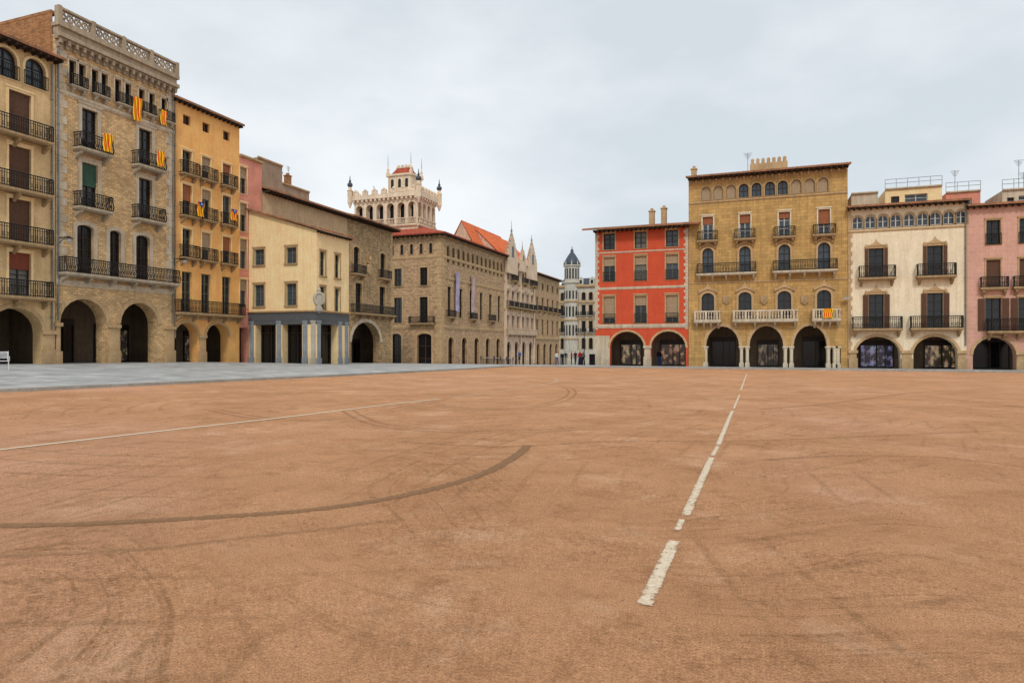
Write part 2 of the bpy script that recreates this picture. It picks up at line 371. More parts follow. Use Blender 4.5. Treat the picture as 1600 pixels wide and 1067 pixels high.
class Bld:
    def __init__(s,name,label,plane,val,px0,px1,Dp,wall,category='building',group=None,zb=None):
        s.Dp=Dp; s.wall=wall
        if plane=='A':
            t0=hitA(px0,val)[1]; t1=hitA(px1,val)[1]; s.W=t1-t0; X,Y,rz=-val,t0,PI/2; mid=(-val,(t0+t1)/2)
        else:
            t0=hitB(px0,val)[1]; t1=hitB(px1,val)[1]; s.W=t1-t0; X,Y,rz=t0,val,0; mid=((t0+t1)/2,val)
        s.zb=(G(*mid)+.1) if zb is None else zb; s.plane=plane
        s.root=thing(name,label,category,(X,Y,s.zb),rz,group)
        bpy.context.view_layer.update()
        s.f=Panel(s,plane,val,t0,0,0,0,s.W)
        if plane=='A': s.l=Panel(s,'B',t0,-val-Dp,0,Dp,-PI/2,Dp)
        else: s.l=Panel(s,'X',0,0,0,Dp,-PI/2,Dp)
    def finish(s,H,cap=True):
        mb=MB(); s.f.wallgeo(mb,H); s.l.wallgeo(mb,H); W,D=s.W,s.Dp
        Hb=H if not s.l.top else s.l.top[0][1]
        mb.add([(W,0,BOT),(W,D,BOT),(W,D,Hb),(W,0,H)],[(0,1,2,3)])
        mb.add([(W,D,BOT),(0,D,BOT),(0,D,Hb),(W,D,Hb)],[(0,1,2,3)])
        if cap: mb.add([(0,0,H-.01),(W,0,H-.01),(W,D,Hb-.01),(0,D,Hb-.01)],[(0,1,2,3)])
        s.H=H; return mb.build('wall',s.wall,s.root)
    def roof(s,rise,ov=.7,mat=TILE,shed=False,side=.15,raft=True,th=.14,gable=False):
        W,D,H=s.W,s.Dp,s.H; n=int((W+2*side)/.11); mb=MB()
        rows=[(-ov,H-.02),(D/2,H+rise),(D+ov,H-.02)] if not shed else [(-ov,H-.02*ov),(D+.1,H+rise)]
        vs=[];fs=[];m=len(rows)
        for y,z in rows:
            for i in range(n+1):
                vs.append((-side+(W+2*side)*i/n,y,z+th+(.055 if i%2 else 0)))
        for r in range(m-1):
            for i in range(n): a=r*(n+1)+i; fs.append((a,a+1,a+n+2,a+n+1))
        o=len(vs)
        for y,z in rows: vs+=[(-side,y,z),(W+side,y,z)]
        for r in range(m-1): fs.append((o+2*r+1,o+2*r,o+2*r+2,o+2*r+3))
        fs.append(tuple([o,o+1]+list(range(n,-1,-1))))
        for r in range(m-1):
            fs.append((o+2*r,o+2*r+2,(r+1)*(n+1),r*(n+1))); fs.append((o+2*r+1,o+2*r+3,(r+1)*(n+1)+n,r*(n+1)+n))
        mb.add(vs,fs); r=mb.build('roof',mat,s.root)
        if gable:
            g=MB()
            for x in(.01,W-.01): g.add([(x,0,H-.02),(x,D,H-.02),(x,D/2,H+rise-.02)],[(0,1,2)])
            g.build('gable_wall',s.wall,s.root)
        if raft:
            e=MB(); k=int(W/.45); e.box(0,W,-ov+.1,.012,H-.075,H-.035)
            for i in range(k+1):
                x=.05+(W-.1)*i/k; e.box(x-.05,x+.05,-ov+.06,.01,H-.2,H-.07)
            e.build('eaves',WOOD,s.root)
        return r
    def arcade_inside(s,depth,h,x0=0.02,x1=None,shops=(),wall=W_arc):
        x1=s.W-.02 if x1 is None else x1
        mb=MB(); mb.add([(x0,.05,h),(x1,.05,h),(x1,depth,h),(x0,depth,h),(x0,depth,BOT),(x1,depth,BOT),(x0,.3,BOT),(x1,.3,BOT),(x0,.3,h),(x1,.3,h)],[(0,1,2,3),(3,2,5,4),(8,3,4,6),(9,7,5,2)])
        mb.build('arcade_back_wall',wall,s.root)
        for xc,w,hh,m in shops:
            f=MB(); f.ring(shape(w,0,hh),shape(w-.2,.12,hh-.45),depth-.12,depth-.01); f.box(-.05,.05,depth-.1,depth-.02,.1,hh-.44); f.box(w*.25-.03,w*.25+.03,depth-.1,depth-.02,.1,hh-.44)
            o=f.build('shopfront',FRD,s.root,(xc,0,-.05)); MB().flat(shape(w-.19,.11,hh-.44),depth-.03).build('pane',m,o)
def chimney(b,x,y,z,w,h,mat=W_brick):
    mb=MB(); mb.box(x-w/2,x+w/2,y-w/2,y+w/2,z,z+h); mb.box(x-w/2-.06,x+w/2+.06,y-w/2-.06,y+w/2+.06,z+h-.01,z+h+.1)
    mb.box(x-w/4,x+w/4,y-w/4,y+w/4,z+h+.09,z+h+.35); return mb.build('chimney',mat,b.root)
def pipe(pn,a,z0,z1,mat=ZINC):
    mb=MB(); mb.bar((0,-.09,z0),(0,-.09,z1),.055,8); 
    z=z0+1
    while z<z1: mb.box(-.08,.08,-.14,.01,z,z+.05); z+=2.4
    pn.part(mb,'drainpipe',mat,a)
def antenna(b,x,y,z,h=2.2):
    mb=MB(); mb.bar((x,y,z),(x,y,z+h),.025,5)
    for i in range(5): mb.bar((x-.4+.06*i,y-.0,z+h-.12*i-.05),(x+.4-.06*i,y,z+h-.12*i-.05),.012)
    mb.build('antenna',ZINC,b.root)
SL=43.7
# ================= LEFT ROW =================
b=Bld('arcaded_building','cream rendered building at the far left edge with brown doors and stacked iron balconies','A',SL,-70,86,13,W_cream); p=b.f
c=p.a(31)
for yt,yb,m,bl in((145,213,FRD,WOODB),(230,298,FRD,WOODB),(312,379,FRD,WOODB),(395,463,FRD,WOODR)):
    z0,z1=p.z(31,yb),p.z(31,yt)
    p.window(c,1.35,z0,z1,fr=m,sur=W_cream4,sk=.14,blind=bl,bf=.95 if bl is WOODB else .38,name='french_window',mun=3)
    p.balcony(c-.35,4.1,z0-.02,.75,W_tan,nb=3)
for px in(9,55): p.window(p.a(px),1.3,p.z(55,137),p.z(55,93),'arch',fr=FRD,sur=W_cream4,gl=1)
for px in(9,55):
    m=MB(); w=.75
    for z in(.02,.85): m.bar((-w,-.12,z),(w,-.12,z),.02)
    for i in range(12): m.bar((-w+2*w*i/11,-.12,0),(-w+2*w*i/11,-.12,.85),.014)
    p.part(m,'window_railing',IRON,p.a(px),0,p.z(55,137))
zt=p.z(28,481); a0,a1=p.a(-20),p.a(66)
p.cut((a0+a1)/2,a1-a0,BOT,zt,'arch',.9,rise=1.5)
p.archring((a0+a1)/2,a1-a0,zt,W_tan,.28,rise=1.5)
p.pier(a1+.42,.7,zt-1.4,W_tan)
H1=p.z(86,97); b.finish(H1); b.roof(1.6,ov=.9); p.band(p.z(31,466),p.z(31,462),.1,W_tan)
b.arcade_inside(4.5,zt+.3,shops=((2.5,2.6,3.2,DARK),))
pipe(p,b.W-.25,2,H1-.3)
# 2
b=Bld('arcaded_building','tall narrow stone block building with pierced rooftop parapet and red and yellow flags','A',SL,87,271,13,W_b2); p=b.f
Hc=p.z(90,56); Hm=p.z(90,37); Hp=p.z(90,13)
cols=[p.a(140),p.a(227)]
for yt,yb,bl,bf in((172,237,None,0),(256,327,GREENB,.5)):
    z0,z1=p.z(140,yb),p.z(140,yt)
    for i,x in enumerate(cols):
        p.window(x,1.15,z0,z1,fr=FRD,sur=W_trim,sk=.26,name='french_window',mun=3,gl=0,blind=bl if i==0 else None,bf=bf)
        p.balcony(x,2.5,z0-.02,.8,W_trim,nb=2,bul=.12)
z0,z1=p.z(133,429),p.z(133,352)
for px in(133,180,223): p.window(p.a(px),1.2 if px!=180 else .9,z0,z1,'arch',fr=FRD,sur=W_trim,sk=.28,name='french_window',mun=3,rise=.25,gl=0)
p.balcony(b.W/2,b.W-.15,z0-.02,.85,W_trim,nb=6,bul=.15)
za,zb_=p.z(118,136),p.z(118,97)
for i,px in enumerate((113,128,148,163,184,200,221,237,256)):
    x=p.a(px); p.window(x,.5,za,zb_,'rect',fr=FRD,sur=W_trim,sk=.1,mun=1,gl=0,leaves=1)
for px in(120,155,192,229,260): 
    x=min(p.a(px),b.W-.75); p.balcony(x,1.25,za-.02,.4,W_trim,nb=2,hr=.75,th=.1,sp=.12)
p.quoins(W_trim,p.z(133,440),Hc-.5,w=.75,h=.55)
p.band(Hc-.15,Hc+.12,.55,W_par,-.1,b.W+.1,name='cornice'); p.dentils(Hc-.75,Hc-.2,.42,W_par,.55,.2)
p.band(za-.75,za-.55,.12,W_trim)
p.band(p.z(133,446),p.z(133,440),.12,W_trim)
for (xa,xb,yt,ym) in((93,166,467,128),(188,246,474,216)):
    a0,a1=p.a(xa),p.a(xb); zt=p.z(128,467)
    p.cut((a0+a1)/2,a1-a0,BOT,zt,'arch',1.0); p.archring((a0+a1)/2,a1-a0,zt,W_tan,.32)
zs=zt-1.7
for pa in((p.a(166)+p.a(188))/2,b.W-.4,.12): p.pier(pa,.75 if pa>.2 else .25,zs,W_tan,.12)
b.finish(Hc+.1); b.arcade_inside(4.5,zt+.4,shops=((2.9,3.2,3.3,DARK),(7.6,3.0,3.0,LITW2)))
W=b.W
def parapet(mb,L,z0,z1,tr):
    def bx(x0,x1,y0,y1,za,zb):
        v=[tr(x,y) for x,y in((x0,y0),(x1,y0),(x1,y1),(x0,y1))]
        mb.add([(q[0],q[1],za) for q in v]+[(q[0],q[1],zb) for q in v],[(0,3,2,1),(4,5,6,7),(0,1,5,4),(1,2,6,5),(2,3,7,6),(3,0,4,7)])
    bx(-.1,L+.1,-.3,.05,z0,z0+.15); bx(-.1,L+.1,-.3,.05,z1-.14,z1)
    n=int(L/.5)
    for i in range(n):
        xc=L*(i+.5)/n; zc=(z0+z1)/2; r=min(.22,(z1-z0)/2-.15)
        for k in range(8):
            t0,t1=k*PI/4,(k+1)*PI/4
            P=tr(xc+r*math.cos(t0),-.12);Q=tr(xc+r*math.cos(t1),-.12)
            mb.bar((P[0],P[1],zc+r*math.sin(t0)),(Q[0],Q[1],zc+r*math.sin(t1)),.045)
        for q in(-1,1):
            P=tr(xc-.25,-.12);Q=tr(xc+.25,-.12); mb.bar((P[0],P[1],zc-q*(z1-z0)*.42),(Q[0],Q[1],zc+q*(z1-z0)*.42),.03)
    for i in range(5): x=L*i/4; bx(x-.13,x+.13,-.33,.08,z0,z1+.05)
mb=MB(); mb.box(-.05,W+.05,-.3,.2,Hc+.1,Hm+.003); mb.box(-.15,W+.15,-.5,.2,Hm-.25,Hm)
parapet(mb,W,Hm,Hp,lambda x,y:(x,y-.15))
mb.build('rooftop_parapet',W_par,b.root)
m=MB(); m.box(.2,W-.2,.6,b.Dp,Hc+.1,Hm+.2); m.build('attic_wall',W_brick,b.root)
m=MB(); m.box(-.04,-.005,.3,b.Dp-.02,H1-1,Hp-.3);m.box(-.06,.4,.4,b.Dp,Hp-.31,Hp-.1); m.build('brick_side_wall',W_brick,b.root)
pipe(p,b.W-.12,3,Hc-.8); pipe(p,.12,3,Hc-.8)
B2=b
# 3 orange
b=Bld('arcaded_building','orange yellow rendered narrow building with three columns of iron balconies','A',SL,271,374,12,W_orange); p=b.f
xs=[p.a(px) for px in(292,322,354)]
for x in xs: p.window(x,.75,p.z(293,196),p.z(293,181),fr=WOODB,gl=0,mun=0)
for k,(yt,yb) in enumerate(((236,273),(289,338),(358,403))):
    z0,z1=p.z(292,yb),p.z(292,yt)
    for i,x in enumerate(xs):
        bl=[(None,0),(TAUPE,.6),(ORB,.5),(TAUPE,.3)][(i+2*k)%4]
        p.window(x,.95,z0,z1,fr=FRG,sur=W_cream4,sk=.1,name='french_window',blind=bl[0],bf=bl[1]); p.balcony(x,1.65,z0-.02,.6,W_tan,nb=2,th=.1)
z0,z1=p.z(287,488),p.z(287,424)
for x in xs: p.window(x,1.0,z0,z1,fr=FRG,gl=0,name='french_window',mun=3)
p.balcony(b.W/2,b.W-.05,z0-.02,.8,W_tan,nb=5)
zt=p.z(290,504)
for xa,xb in((272.5,309),(322,357)):
    a0,a1=p.a(xa),p.a(xb); p.cut((a0+a1)/2,a1-a0,BOT,zt,'arch',.9,rise=1.1); p.archring((a0+a1)/2,a1-a0,zt,W_tan,.22,rise=1.1)
p.pier((p.a(309)+p.a(322))/2,.6,zt-1.0,W_tan)
p.band(zt+.35,zt+.5,.08,W_tan)
H3=p.z(280,158); b.finish(H3); b.roof(1.5,ov=.5); b.arcade_inside(4,zt+.4,shops=((2.6,2.4,2.8,DARK),(5.7,2.0,2.8,LITW2)))
pipe(p,.1,2,H3-.3); B3=b
# pink narrow
b=Bld('narrow_building','salmon pink narrow building squeezed between the orange one and the cream corner house','A',SL,374,409,12,W_pink3); p=b.f
for yt,yb in((262,303),(318,362),(374,420),(437,480)): p.window(p.a(380),.85,p.z(380,yb),p.z(380,yt),fr=FRG,sur=W_cream4,sk=.1,name='french_window',blind=TAUPE,bf=.4)
p.cut(p.a(380.5),1.05,BOT,p.z(380,512),'rect',.8)
Hq=p.z(374,243); b.finish(Hq); p.band(Hq,Hq+.15,.2,W_tan); b.arcade_inside(3,p.z(380,505))
m=MB(); m.box(.5,b.W-.3,3,6,Hq,Hq+1.2); m.build('chimney_stack',W_pink3,b.root)
# 5a
b=Bld('rear_building','smooth beige rendered wall and long tiled eave rising behind the cream corner house','A',SL,410,543,12,W_beige); p=b.f
H5=p.z(545,340); b.finish(H5); b.roof(1.8,ov=.9,side=.0)
# 5b
b=Bld('arcaded_building','brown rubble stone house with one big arch and a long balcony, left of the palace','A',SL,543.5,613,12,W_rubble); p=b.f
H5=p.z(545,340)
for px in(557,598):
    z0,z1=p.z(558,428),p.z(558,386); p.window(p.a(px),1.2,z0,z1,'arch',sur=W_tan,sk=.25,rise=.3,name='french_window',gl=0); p.balcony(p.a(px),2.3,z0-.02,.7,W_tan)
z0,z1=p.z(563,489),p.z(563,443)
for px in(560,597): p.window(p.a(px),1.3,z0,z1,sur=W_tan,sk=.25,name='french_window',gl=0)
p.balcony((p.a(547)+p.a(611))/2,p.a(611)-p.a(547),z0-.02,.8,W_tan,nb=6)
zt=p.z(571,503); a0,a1=p.a(549),p.a(594)
p.cut((a0+a1)/2,(a1-a0),BOT,zt,'arch',1.0,rise=2.4); p.archring((a0+a1)/2,a1-a0,zt,W_trim,.45,rise=2.4)
m=MB(); m.prism([(-.5,.5),(-.5,1.4),(0,1.65),(.5,1.4),(.5,.5),(0,0)][::-1],-.15,.01); m.box(-.7,.7,-.2,.01,1.6,1.8); m.lathe(0,-.15,[(.05,1.79),(.2,2.0),(.15,2.3),(.03,2.5)],6); p.part(m,'carved_crest',W_tan,p.a(577),0,p.z(577,432))
p.quoins(W_tan,0,H5-.4,'right',.7,.5)
b.finish(H5); b.roof(1.8,ov=1.3,side=.0); b.arcade_inside(4,zt+.4,shops=((b.W-5,2.6,3,LITW2),(b.W-2.2,1.6,3,DARK)))
# 4 cream corner
b=Bld('corner_building','light cream corner house with grey pilasters along its ground floor and a round crest','A',36.2,495,545,7.48,W_cream4); p=b.f; q=b.l
H4=p.z(495,360); HL=q.z(390,328); q.top=[(0,HL),(q.W,H4)]
for yt,yb in((388,413),(444,478)):
    for px in(405,455): q.window(q.a(px),1.15,q.z(430,yb),q.z(430,yt),fr=FRG,sur=W_tan,sk=.13,sill=W_tan,gl=1)
for yt,yb in((393,431),(448,486)):
    for px in(504,527): p.window(p.a(px),.8,p.z(504,yb),p.z(504,yt),fr=FRG,sur=W_tan,sk=.1,sill=W_tan)
zs=q.z(450,503); zb2=q.z(450,487)
for pn,opens,cols_ in((q,((399,431),(441,472)),(393.5,436,477,490)),(p,((501,528),),(498,531,541))):
    for xa,xb in opens:
        a0,a1=pn.a(xa),pn.a(xb); pn.cut((a0+a1)/2,a1-a0,BOT,zs,'rect',.9)
        m=MB(); w=a1-a0; m.ring(shape(w,BOT,zs),shape(w-.14,.1,zs-.3),.75,.88); m.box(-.03,.03,.76,.87,.09,zs-.29); m.box(-w/2+.06,w/2-.06,.76,.87,zs-1.0,zs-.93)
        o=pn.part(m,'shopfront',FRD,(a0+a1)/2); MB().flat(shape(w-.1,0,zs-.25),.9).build('pane',DARK,o)
    for j_,c_ in enumerate(cols_):
        x=min(max(pn.a(c_),.25),pn.W-.25); m=MB(); m.box(-.24,.24,-.06,.01,.59,zs-.04); m.box(-.3,.3,-.12,.012,BOT,.6); m.box(-.28,.28,-.1,.012,zs-.048,zs+.1); m.box(-.12,.12,-.08,-.055,.9,zs-.4); pn.part(m,'pilaster',W_bluegrey if j_<3 else W_greyp,x)
    pn.band(zs+.12,zb2-.1,.06,FASC,name='shop_fascia'); pn.band(zb2,zb2+.1,.25,W_tan,-.2 if pn is p else 0,pn.W+(.2 if pn is q else 0),name='ledge_cornice')
m=MB(); m.lathe(0,0,[(.1,-.3),(.4,-.1),(.34,.1),(.2,.45)],10); m.ring([(.5*math.cos(t*PI/8),1.0+.62*math.sin(t*PI/8)) for t in range(16)],[(.33*math.cos(t*PI/8),1.0+.44*math.sin(t*PI/8)) for t in range(16)],-.2,.12)
m.prism([(.36*math.cos(t*PI/8),1.0+.47*math.sin(t*PI/8)) for t in range(16)],-.1,.08); m.lathe(0,0,[(.12,1.58),(.2,1.75),(.08,1.9),(.03,2.1)],8)
m.build('corner_crest',W_greyp,b.root,(.1,-.15,zb2+.1),-PI/4)
b.finish(H4); rf=b.roof(HL-H4,ov=.5,shed=True,side=.35)
def rear(name,label,S,px0,px1,ytop,D,wall,ch=0):
    b=Bld(name,label,'A',S,px0,px1,D,wall); H=b.f.z(px0,ytop); b.finish(H); b.f.band(H,H+.15,.15,W_tan)
    for i in range(ch): chimney(b,.8+i*1.6,1.2,H+.1,.6,1.4)
    return b
rear('rear_house','grey brown rendered back house rising above the long tiled eave beside the salmon building',50,402,441,246,9,W_greyb)
b=rear('rear_house','low grey brown rooftop block with chimneys just right of the taller back house',50,441,483,287,7,W_greyb,2); antenna(b,3.5,2,b.H,3)
# ================= PALACE =================
b=Bld('stone_palace','tan stone palace with wide dark eaves, red roof and a loggia of small arched windows','A',SL,690,787,15,W_pal); p=b.f;q=b.l
H6=p.z(690,366)
for px in(613,628,643,658,673): q.window(q.a(px),.55,q.z(650,397),q.z(650,381),'arch',sur=W_tan,sk=.1,gl=0,mun=0,leaves=1)
for px in(622,662): q.window(q.a(px),1.25,q.z(662,446),q.z(662,418),sur=W_tan,sk=.35,sill=W_tan,gl=0)
for px in(622,662): q.window(q.a(px),1.35,q.z(662,504),q.z(662,464),sur=W_tan,sk=.3,name='french_window',gl=0)
q.balcony(q.a(661),4.2,q.z(662,505),.8,W_tan,nb=4)
for px,w in((619,1.8),(663,2.4)): 
    q.window(q.a(px),w,BOT+.1,q.z(662,521),'arch',sur=W_tan,sk=.35,rise=.5,gl=DARK,name='doorway',fr=WOODB,rec=.5)
q.quoins(W_tan,0,H6-.6,'right',1.1,.6,.07); p.quoins(W_tan,0,H6-.6,'left',1.1,.6,.07)
for pn in(p,q):
    pn.band(q.z(650,512),q.z(650,508),.15,W_tan); pn.band(q.z(650,403),q.z(650,400),.12,W_tan); pn.dentils(H6-.55,H6-.15,.5,W_tan,.8,.2)
zl0,zl1=p.z(722,416),p.z(722,391)
n=13
for i in range(n):
    x=2.2+(b.W-3.4)*i/(n-1); p.window(x,.9,zl0,zl1,'arch',sur=W_tan,sk=.14,gl=0,mun=0,leaves=1)
z0,z1=p.z(723,497),p.z(723,452)
for i in range(6):
    x=2.6+(b.W-5)*i/5; p.window(x,1.3,z0,z1,sur=W_tan,sk=.3,gl=0,name='french_window',crest=.5)
    if i%2==0: p.balcony(x,2.4,z0-.02,.7,W_tan)
for i in range(5):
    x=3.2+(b.W-6)*i/4; p.window(x,2.0,BOT+.1,p.z(720,527),'arch',sur=W_tan,sk=.3,rise=.8,gl=DARK,fr=WOODB,name='doorway',rec=.4)
p.band(p.z(720,440),p.z(720,437),.12,W_tan)
b.finish(H6)
m=MB(); ov=1.1; W=b.W;D=b.Dp; rz=H6+2.8
m.add([(-ov,-ov,H6),(W+.2,-ov,H6),(W+.2,D+ov,H6),(-ov,D+ov,H6),(-ov,-ov,H6+.18),(W+.2,-ov,H6+.18),(W+.2,D+ov,H6+.18),(-ov,D+ov,H6+.18),(D*.45,D/2,rz),(W-8,D/2,rz)],
 [(0,3,2,1),(0,1,5,4),(3,0,4,7),(1,2,6,5),(5,6,9),(2,3,7,6),(4,5,9,8),(7,4,8),(6,7,8,9)])
m.build('roof',TILE_R,b.root); e=MB(); e.box(-1.0,W,-1.02,.01,H6-.06,H6-.004); e.box(-1.02,.01,-1.0,D,H6-.065,H6-.006)
for i in range(45): x=-.9+(W+.9)*i/44; e.box(x-.07,x+.07,-1.0,.01,H6-.22,H6-.05)
for i in range(26): y=-.9+(D+.9)*i/25; e.box(-1.0,-.01,y-.07,y+.07,H6-.22,H6-.052)
e.build('eaves',WOOD,b.root); PAL=b
# tower behind
b=Bld('crenellated_tower','pale carved stone tower with arched gallery, crenellations and thin spires above the palace','A',50,652,680,11.6,W_tower,'tower'); p=b.f;q=b.l
Hg=p.z(652,347); Hq=p.z(652,306); Ht=p.z(652,299)
for pn,n in((p,4),(q,6)):
    for i in range(n):
        x=pn.W*(i+.5)/n; w_=pn.W/n*.66
        pn.window(x,w_,Hg,Hg+(Hq-Hg)*.8,'arch',gl=DARK,fr=W_tower,mun=0,leaves=1,rec=.9,sur=W_tower,sk=.12)
        m=MB(); m.box(-w_/2-.15,w_/2+.15,-.3,.02,0,.12)
        for j in range(5): m.lathe(-w_/2+w_*(j+.5)/5,-.18,[(.06,.11),(.1,.35),(.05,.6),(.07,.8)],5)
        m.box(-w_/2-.1,w_/2+.1,-.28,-.08,.78,.92); pn.part(m,'balustrade',W_tower,x,0,Hg-.1)
    pn.band(Hg-.45,Hg-.2,.35,W_tower); pn.dentils(Hg+(Hq-Hg)*.86,Hq,.45,W_tower,.8,.35,'machicolation')
b.finish(Hq)
W,D=b.W,b.Dp; m=MB(); o_=.5
m.box(-o_,W+o_,-o_,D+o_,Hq+.003,Ht)
def cren(m,x0,x1,y0,y1,z,h,n,m_=.55):
    for i in range(n):
        for (xa,ya,dx,dy) in((x0,y0,1,0),(x0,y1,1,0),(x0,y0,0,1),(x1,y0,0,1)):
            L=(x1-x0) if dx else (y1-y0); a=L*(i+.5)/n; cx=xa+dx*a; cy=ya+dy*a; w=L/n*m_/2
            hx=w if dx else .15; hy=w if dy else .15
            m.box(cx-hx,cx+hx,cy-hy,cy+hy,z-.02,z+h*.7); m.lathe(cx,cy,[(min(w,.3),z+h*.69),(min(w,.3)*.8,z+h*.9),(.05,z+h*1.1)],6)
cren(m,-o_+.15,W+o_-.15,-o_+.15,D+o_-.15,Ht,.95,7)
m.build('crenellated_parapet',W_tower,b.root)
for x,y in((-o_,-o_),(W+o_,-o_),(-o_,D+o_),(W+o_,D+o_)):
    m=MB(); m.lathe(x,y,[(.1,Hq-1.2),(.4,Hq-.3),(.42,Ht+.8),(.52,Ht+.9),(.34,Ht+1.0),(.24,Ht+1.5)],10); pk=m.build('corner_turret',W_tower,b.root)
    m=MB(); m.lathe(x,y,[(.24,Ht+1.5),(.46,Ht+1.8),(.4,Ht+2.1),(.15,Ht+2.3),(.22,Ht+2.5),(.1,Ht+2.7),(.03,Ht+3.4)],10); m.build('finial',SLATE,pk)
x0,x1,y0,y1=1.2,W-1.4,1.8,6.0; Hk=Ht+3.1
m=MB(); m.box(x0,x1,y0,y1,Ht-.02,Hk); m.box(x0-.25,x1+.25,y0-.25,y1+.25,Hk-.003,Hk+.3)
for yy in(1.95,3.2,4.55,5.85): m.box(x0-.08,x0+.01,yy-.1,yy+.1,Ht,Hk-.01)
m.box(x0-.06,x0+.01,y0,y1,Ht+.6,Ht+.8)
m.build('upper_lantern',W_tower,b.root)
for yy in(2.58,3.87,5.2):
    m=MB(); m.prism(shape(.5,0,1.4,'arch'),0,.04); m.build('lantern_opening',DARK,b.root,(x0-.05,yy,Ht+1.2),-PI/2)
m=MB(); m.add([(x0+.3,y0+.3,Hk+.3),(x1-.3,y0+.3,Hk+.3),(x1-.3,y1-.3,Hk+.3),(x0+.3,y1-.3,Hk+.3),(x0+1.0,y0+1.1,Hk+1.5),(x1-1.0,y0+1.1,Hk+1.5),(x1-1.0,y1-1.1,Hk+1.5),(x0+1.0,y1-1.1,Hk+1.5)],[(0,1,5,4),(1,2,6,5),(2,3,7,6),(3,0,4,7),(4,5,6,7)]); m.build('roof',TILE_R,b.root)
m=MB(); m.box(x0+.9,x1-.9,y0+1.0,y1-1.0,Hk+1.45,Hk+1.6); cren(m,x0+1.0,x1-1.0,y0+1.1,y1-1.1,Hk+1.6,.4,3); m.build('lantern_cresting',W_tower,b.root)
for x,y,h in((x0,y0,1.8),(x0,y1,1.7),(x1,y0,1.8)):
    m=MB(); m.lathe(x,y,[(.28,Hk-.1),(.3,Hk+.6),(.16,Hk+.8),(.22,Hk+1.1),(.1,Hk+1.4),(.05,Hk+h)],8); sp_=m.build('corner_pinnacle',W_tower,b.root)
    m=MB(); m.bar((x,y,Hk+h-.05),(x,y,Hk+h+1.7),.05,6,.02); m.build('spire',SLATE,sp_)
# orange roofed rear building
b=Bld('rear_building','orange tiled steep roof building behind the palace eave','A',47,745,803,6,W_pinkst); H=b.f.z(745,394); b.finish(H)
b.roof(EYE+(HZ-358)/F*hitA(751,50)[0]-b.zb-H,ov=.3,mat=TILE_O,raft=False,gable=True)
# b7
b=Bld('gabled_mansion','pinkish stone mansion with stepped gables, pinnacles and thin spires past the palace','A',SL,787.5,835,12,W_pinkst); p=b.f
H7=p.z(787.5,404)
n=6
for r,(yt,yb) in enumerate(((418,436),(453,478),(492,520))):
    z0,z1=p.z(790,yb),p.z(790,yt)
    for i in range(n):
        x=1.8+(b.W-3.6)*i/(n-1); p.window(x,1.6,z0,z1,'arch' if r==0 else 'rect',sur=W_gable,sk=.3,gl=0,mun=1,crest=.8 if r==1 else None,sproj=.12,rec=.5)
        if r==1 or (r==0 and i%2): p.balcony(x,2.4,z0-.02,.9,W_tan)
for i in range(4): p.window(2.5+(b.W-5)*i/3,2.2,BOT+.1,p.z(790,533),'arch',sur=W_gable,sk=.3,gl=DARK,name='doorway',rec=.4)
p.balcony(b.W/2,b.W-1,p.z(790,521),.9,W_gable,rail=W_gable,kind='stone',nb=8)
for yy in(440,484): p.band(p.z(790,yy),p.z(790,yy-2),.2,W_tan)
for px_a in(.6,b.W/2,b.W-.6):
    m=MB(); m.box(-.35,.35,-.25,.01,0,H7); p.part(m,'pilaster',W_gable,px_a)
b.finish(H7); p.band(H7-.1,H7+.25,.6,W_gable,name='cornice')
b.roof(6.0,ov=.3,mat=TILE_O,raft=False,gable=True)
for xc,hh in((2.8,7.4),(b.W/2,4.6),(b.W-3.2,6.8)):
    sc_=1 if xc!=b.W/2 else .6
    def P_(l): return [(xc+x*sc_,H7+z*sc_) for x,z in l]
    half=[(2.8,-2.6),(2.8,1.2),(2.4,1.25),(2.4,1.9),(1.9,1.95),(1.9,2.6),(1.4,2.65),(1.4,3.3),(.9,3.35),(.9,4.0),(.45,4.05),(.45,4.5),(.2,4.55)]
    m=MB(); m.prism(P_([(-2.8,-2.6)]+half+[(-x,z) for x,z in half[::-1]][:-1]),-.75,-.2)
    g=m.build('stepped_gable',W_gable,b.root)
    for sx in(-1,1):
        for hx,hz in((2.6,1.25),(2.15,1.95),(1.65,2.65),(1.15,3.35)):
            if sc_<1: continue
            m=MB(); m.lathe(xc+sx*hx,-.47,[(.1,H7+hz-.05),(.2,H7+hz+.2),(.08,H7+hz+.4),(.02,H7+hz+.8)],6); m.build('step_finial',W_par,g)
    m=MB(); m.lathe(xc,-.45,[(.22*sc_,H7+4.4*sc_),(.32*sc_,H7+4.8*sc_),(.14*sc_,H7+5.2*sc_),(.22*sc_,H7+5.6*sc_),(.07,H7+6.0*sc_),(.03,H7+hh)],8); m.build('pinnacle',W_par,g)
    w=MB(); w.flat([(x_*sc_+xc,z_) for x_,z_ in shape(1.3,H7+.5,H7+.5+2.2*sc_,'arch')],-.765); w.build('gable_window',DARK,g)
# b8
b=Bld('stone_building','brown stone building with dark eaves at the end of the left row','A',SL,835.3,874,12,W_pal); p=b.f
H8=p.z(835.3,427)
for r,(yt,yb) in enumerate(((438,450),(463,484),(498,522))):
    for i in range(5): 
        p.window(1.8+(b.W-3.6)*i/4,1.3,p.z(836,yb),p.z(836,yt),'arch' if r==0 else 'rect',sur=W_tan,sk=.25,gl=0,mun=1)
        if r==1: p.balcony(1.8+(b.W-3.6)*i/4,2.2,p.z(836,yb)-.02,.7,W_tan)
for i in range(4): p.window(2.5+(b.W-5)*i/3,2.2,BOT+.1,p.z(836,536),'arch',sur=W_tan,gl=DARK,name='doorway',rec=.4)
p.band(p.z(836,529),p.z(836,526),.3,W_tan); b.finish(H8); b.roof(2,ov=1.0)
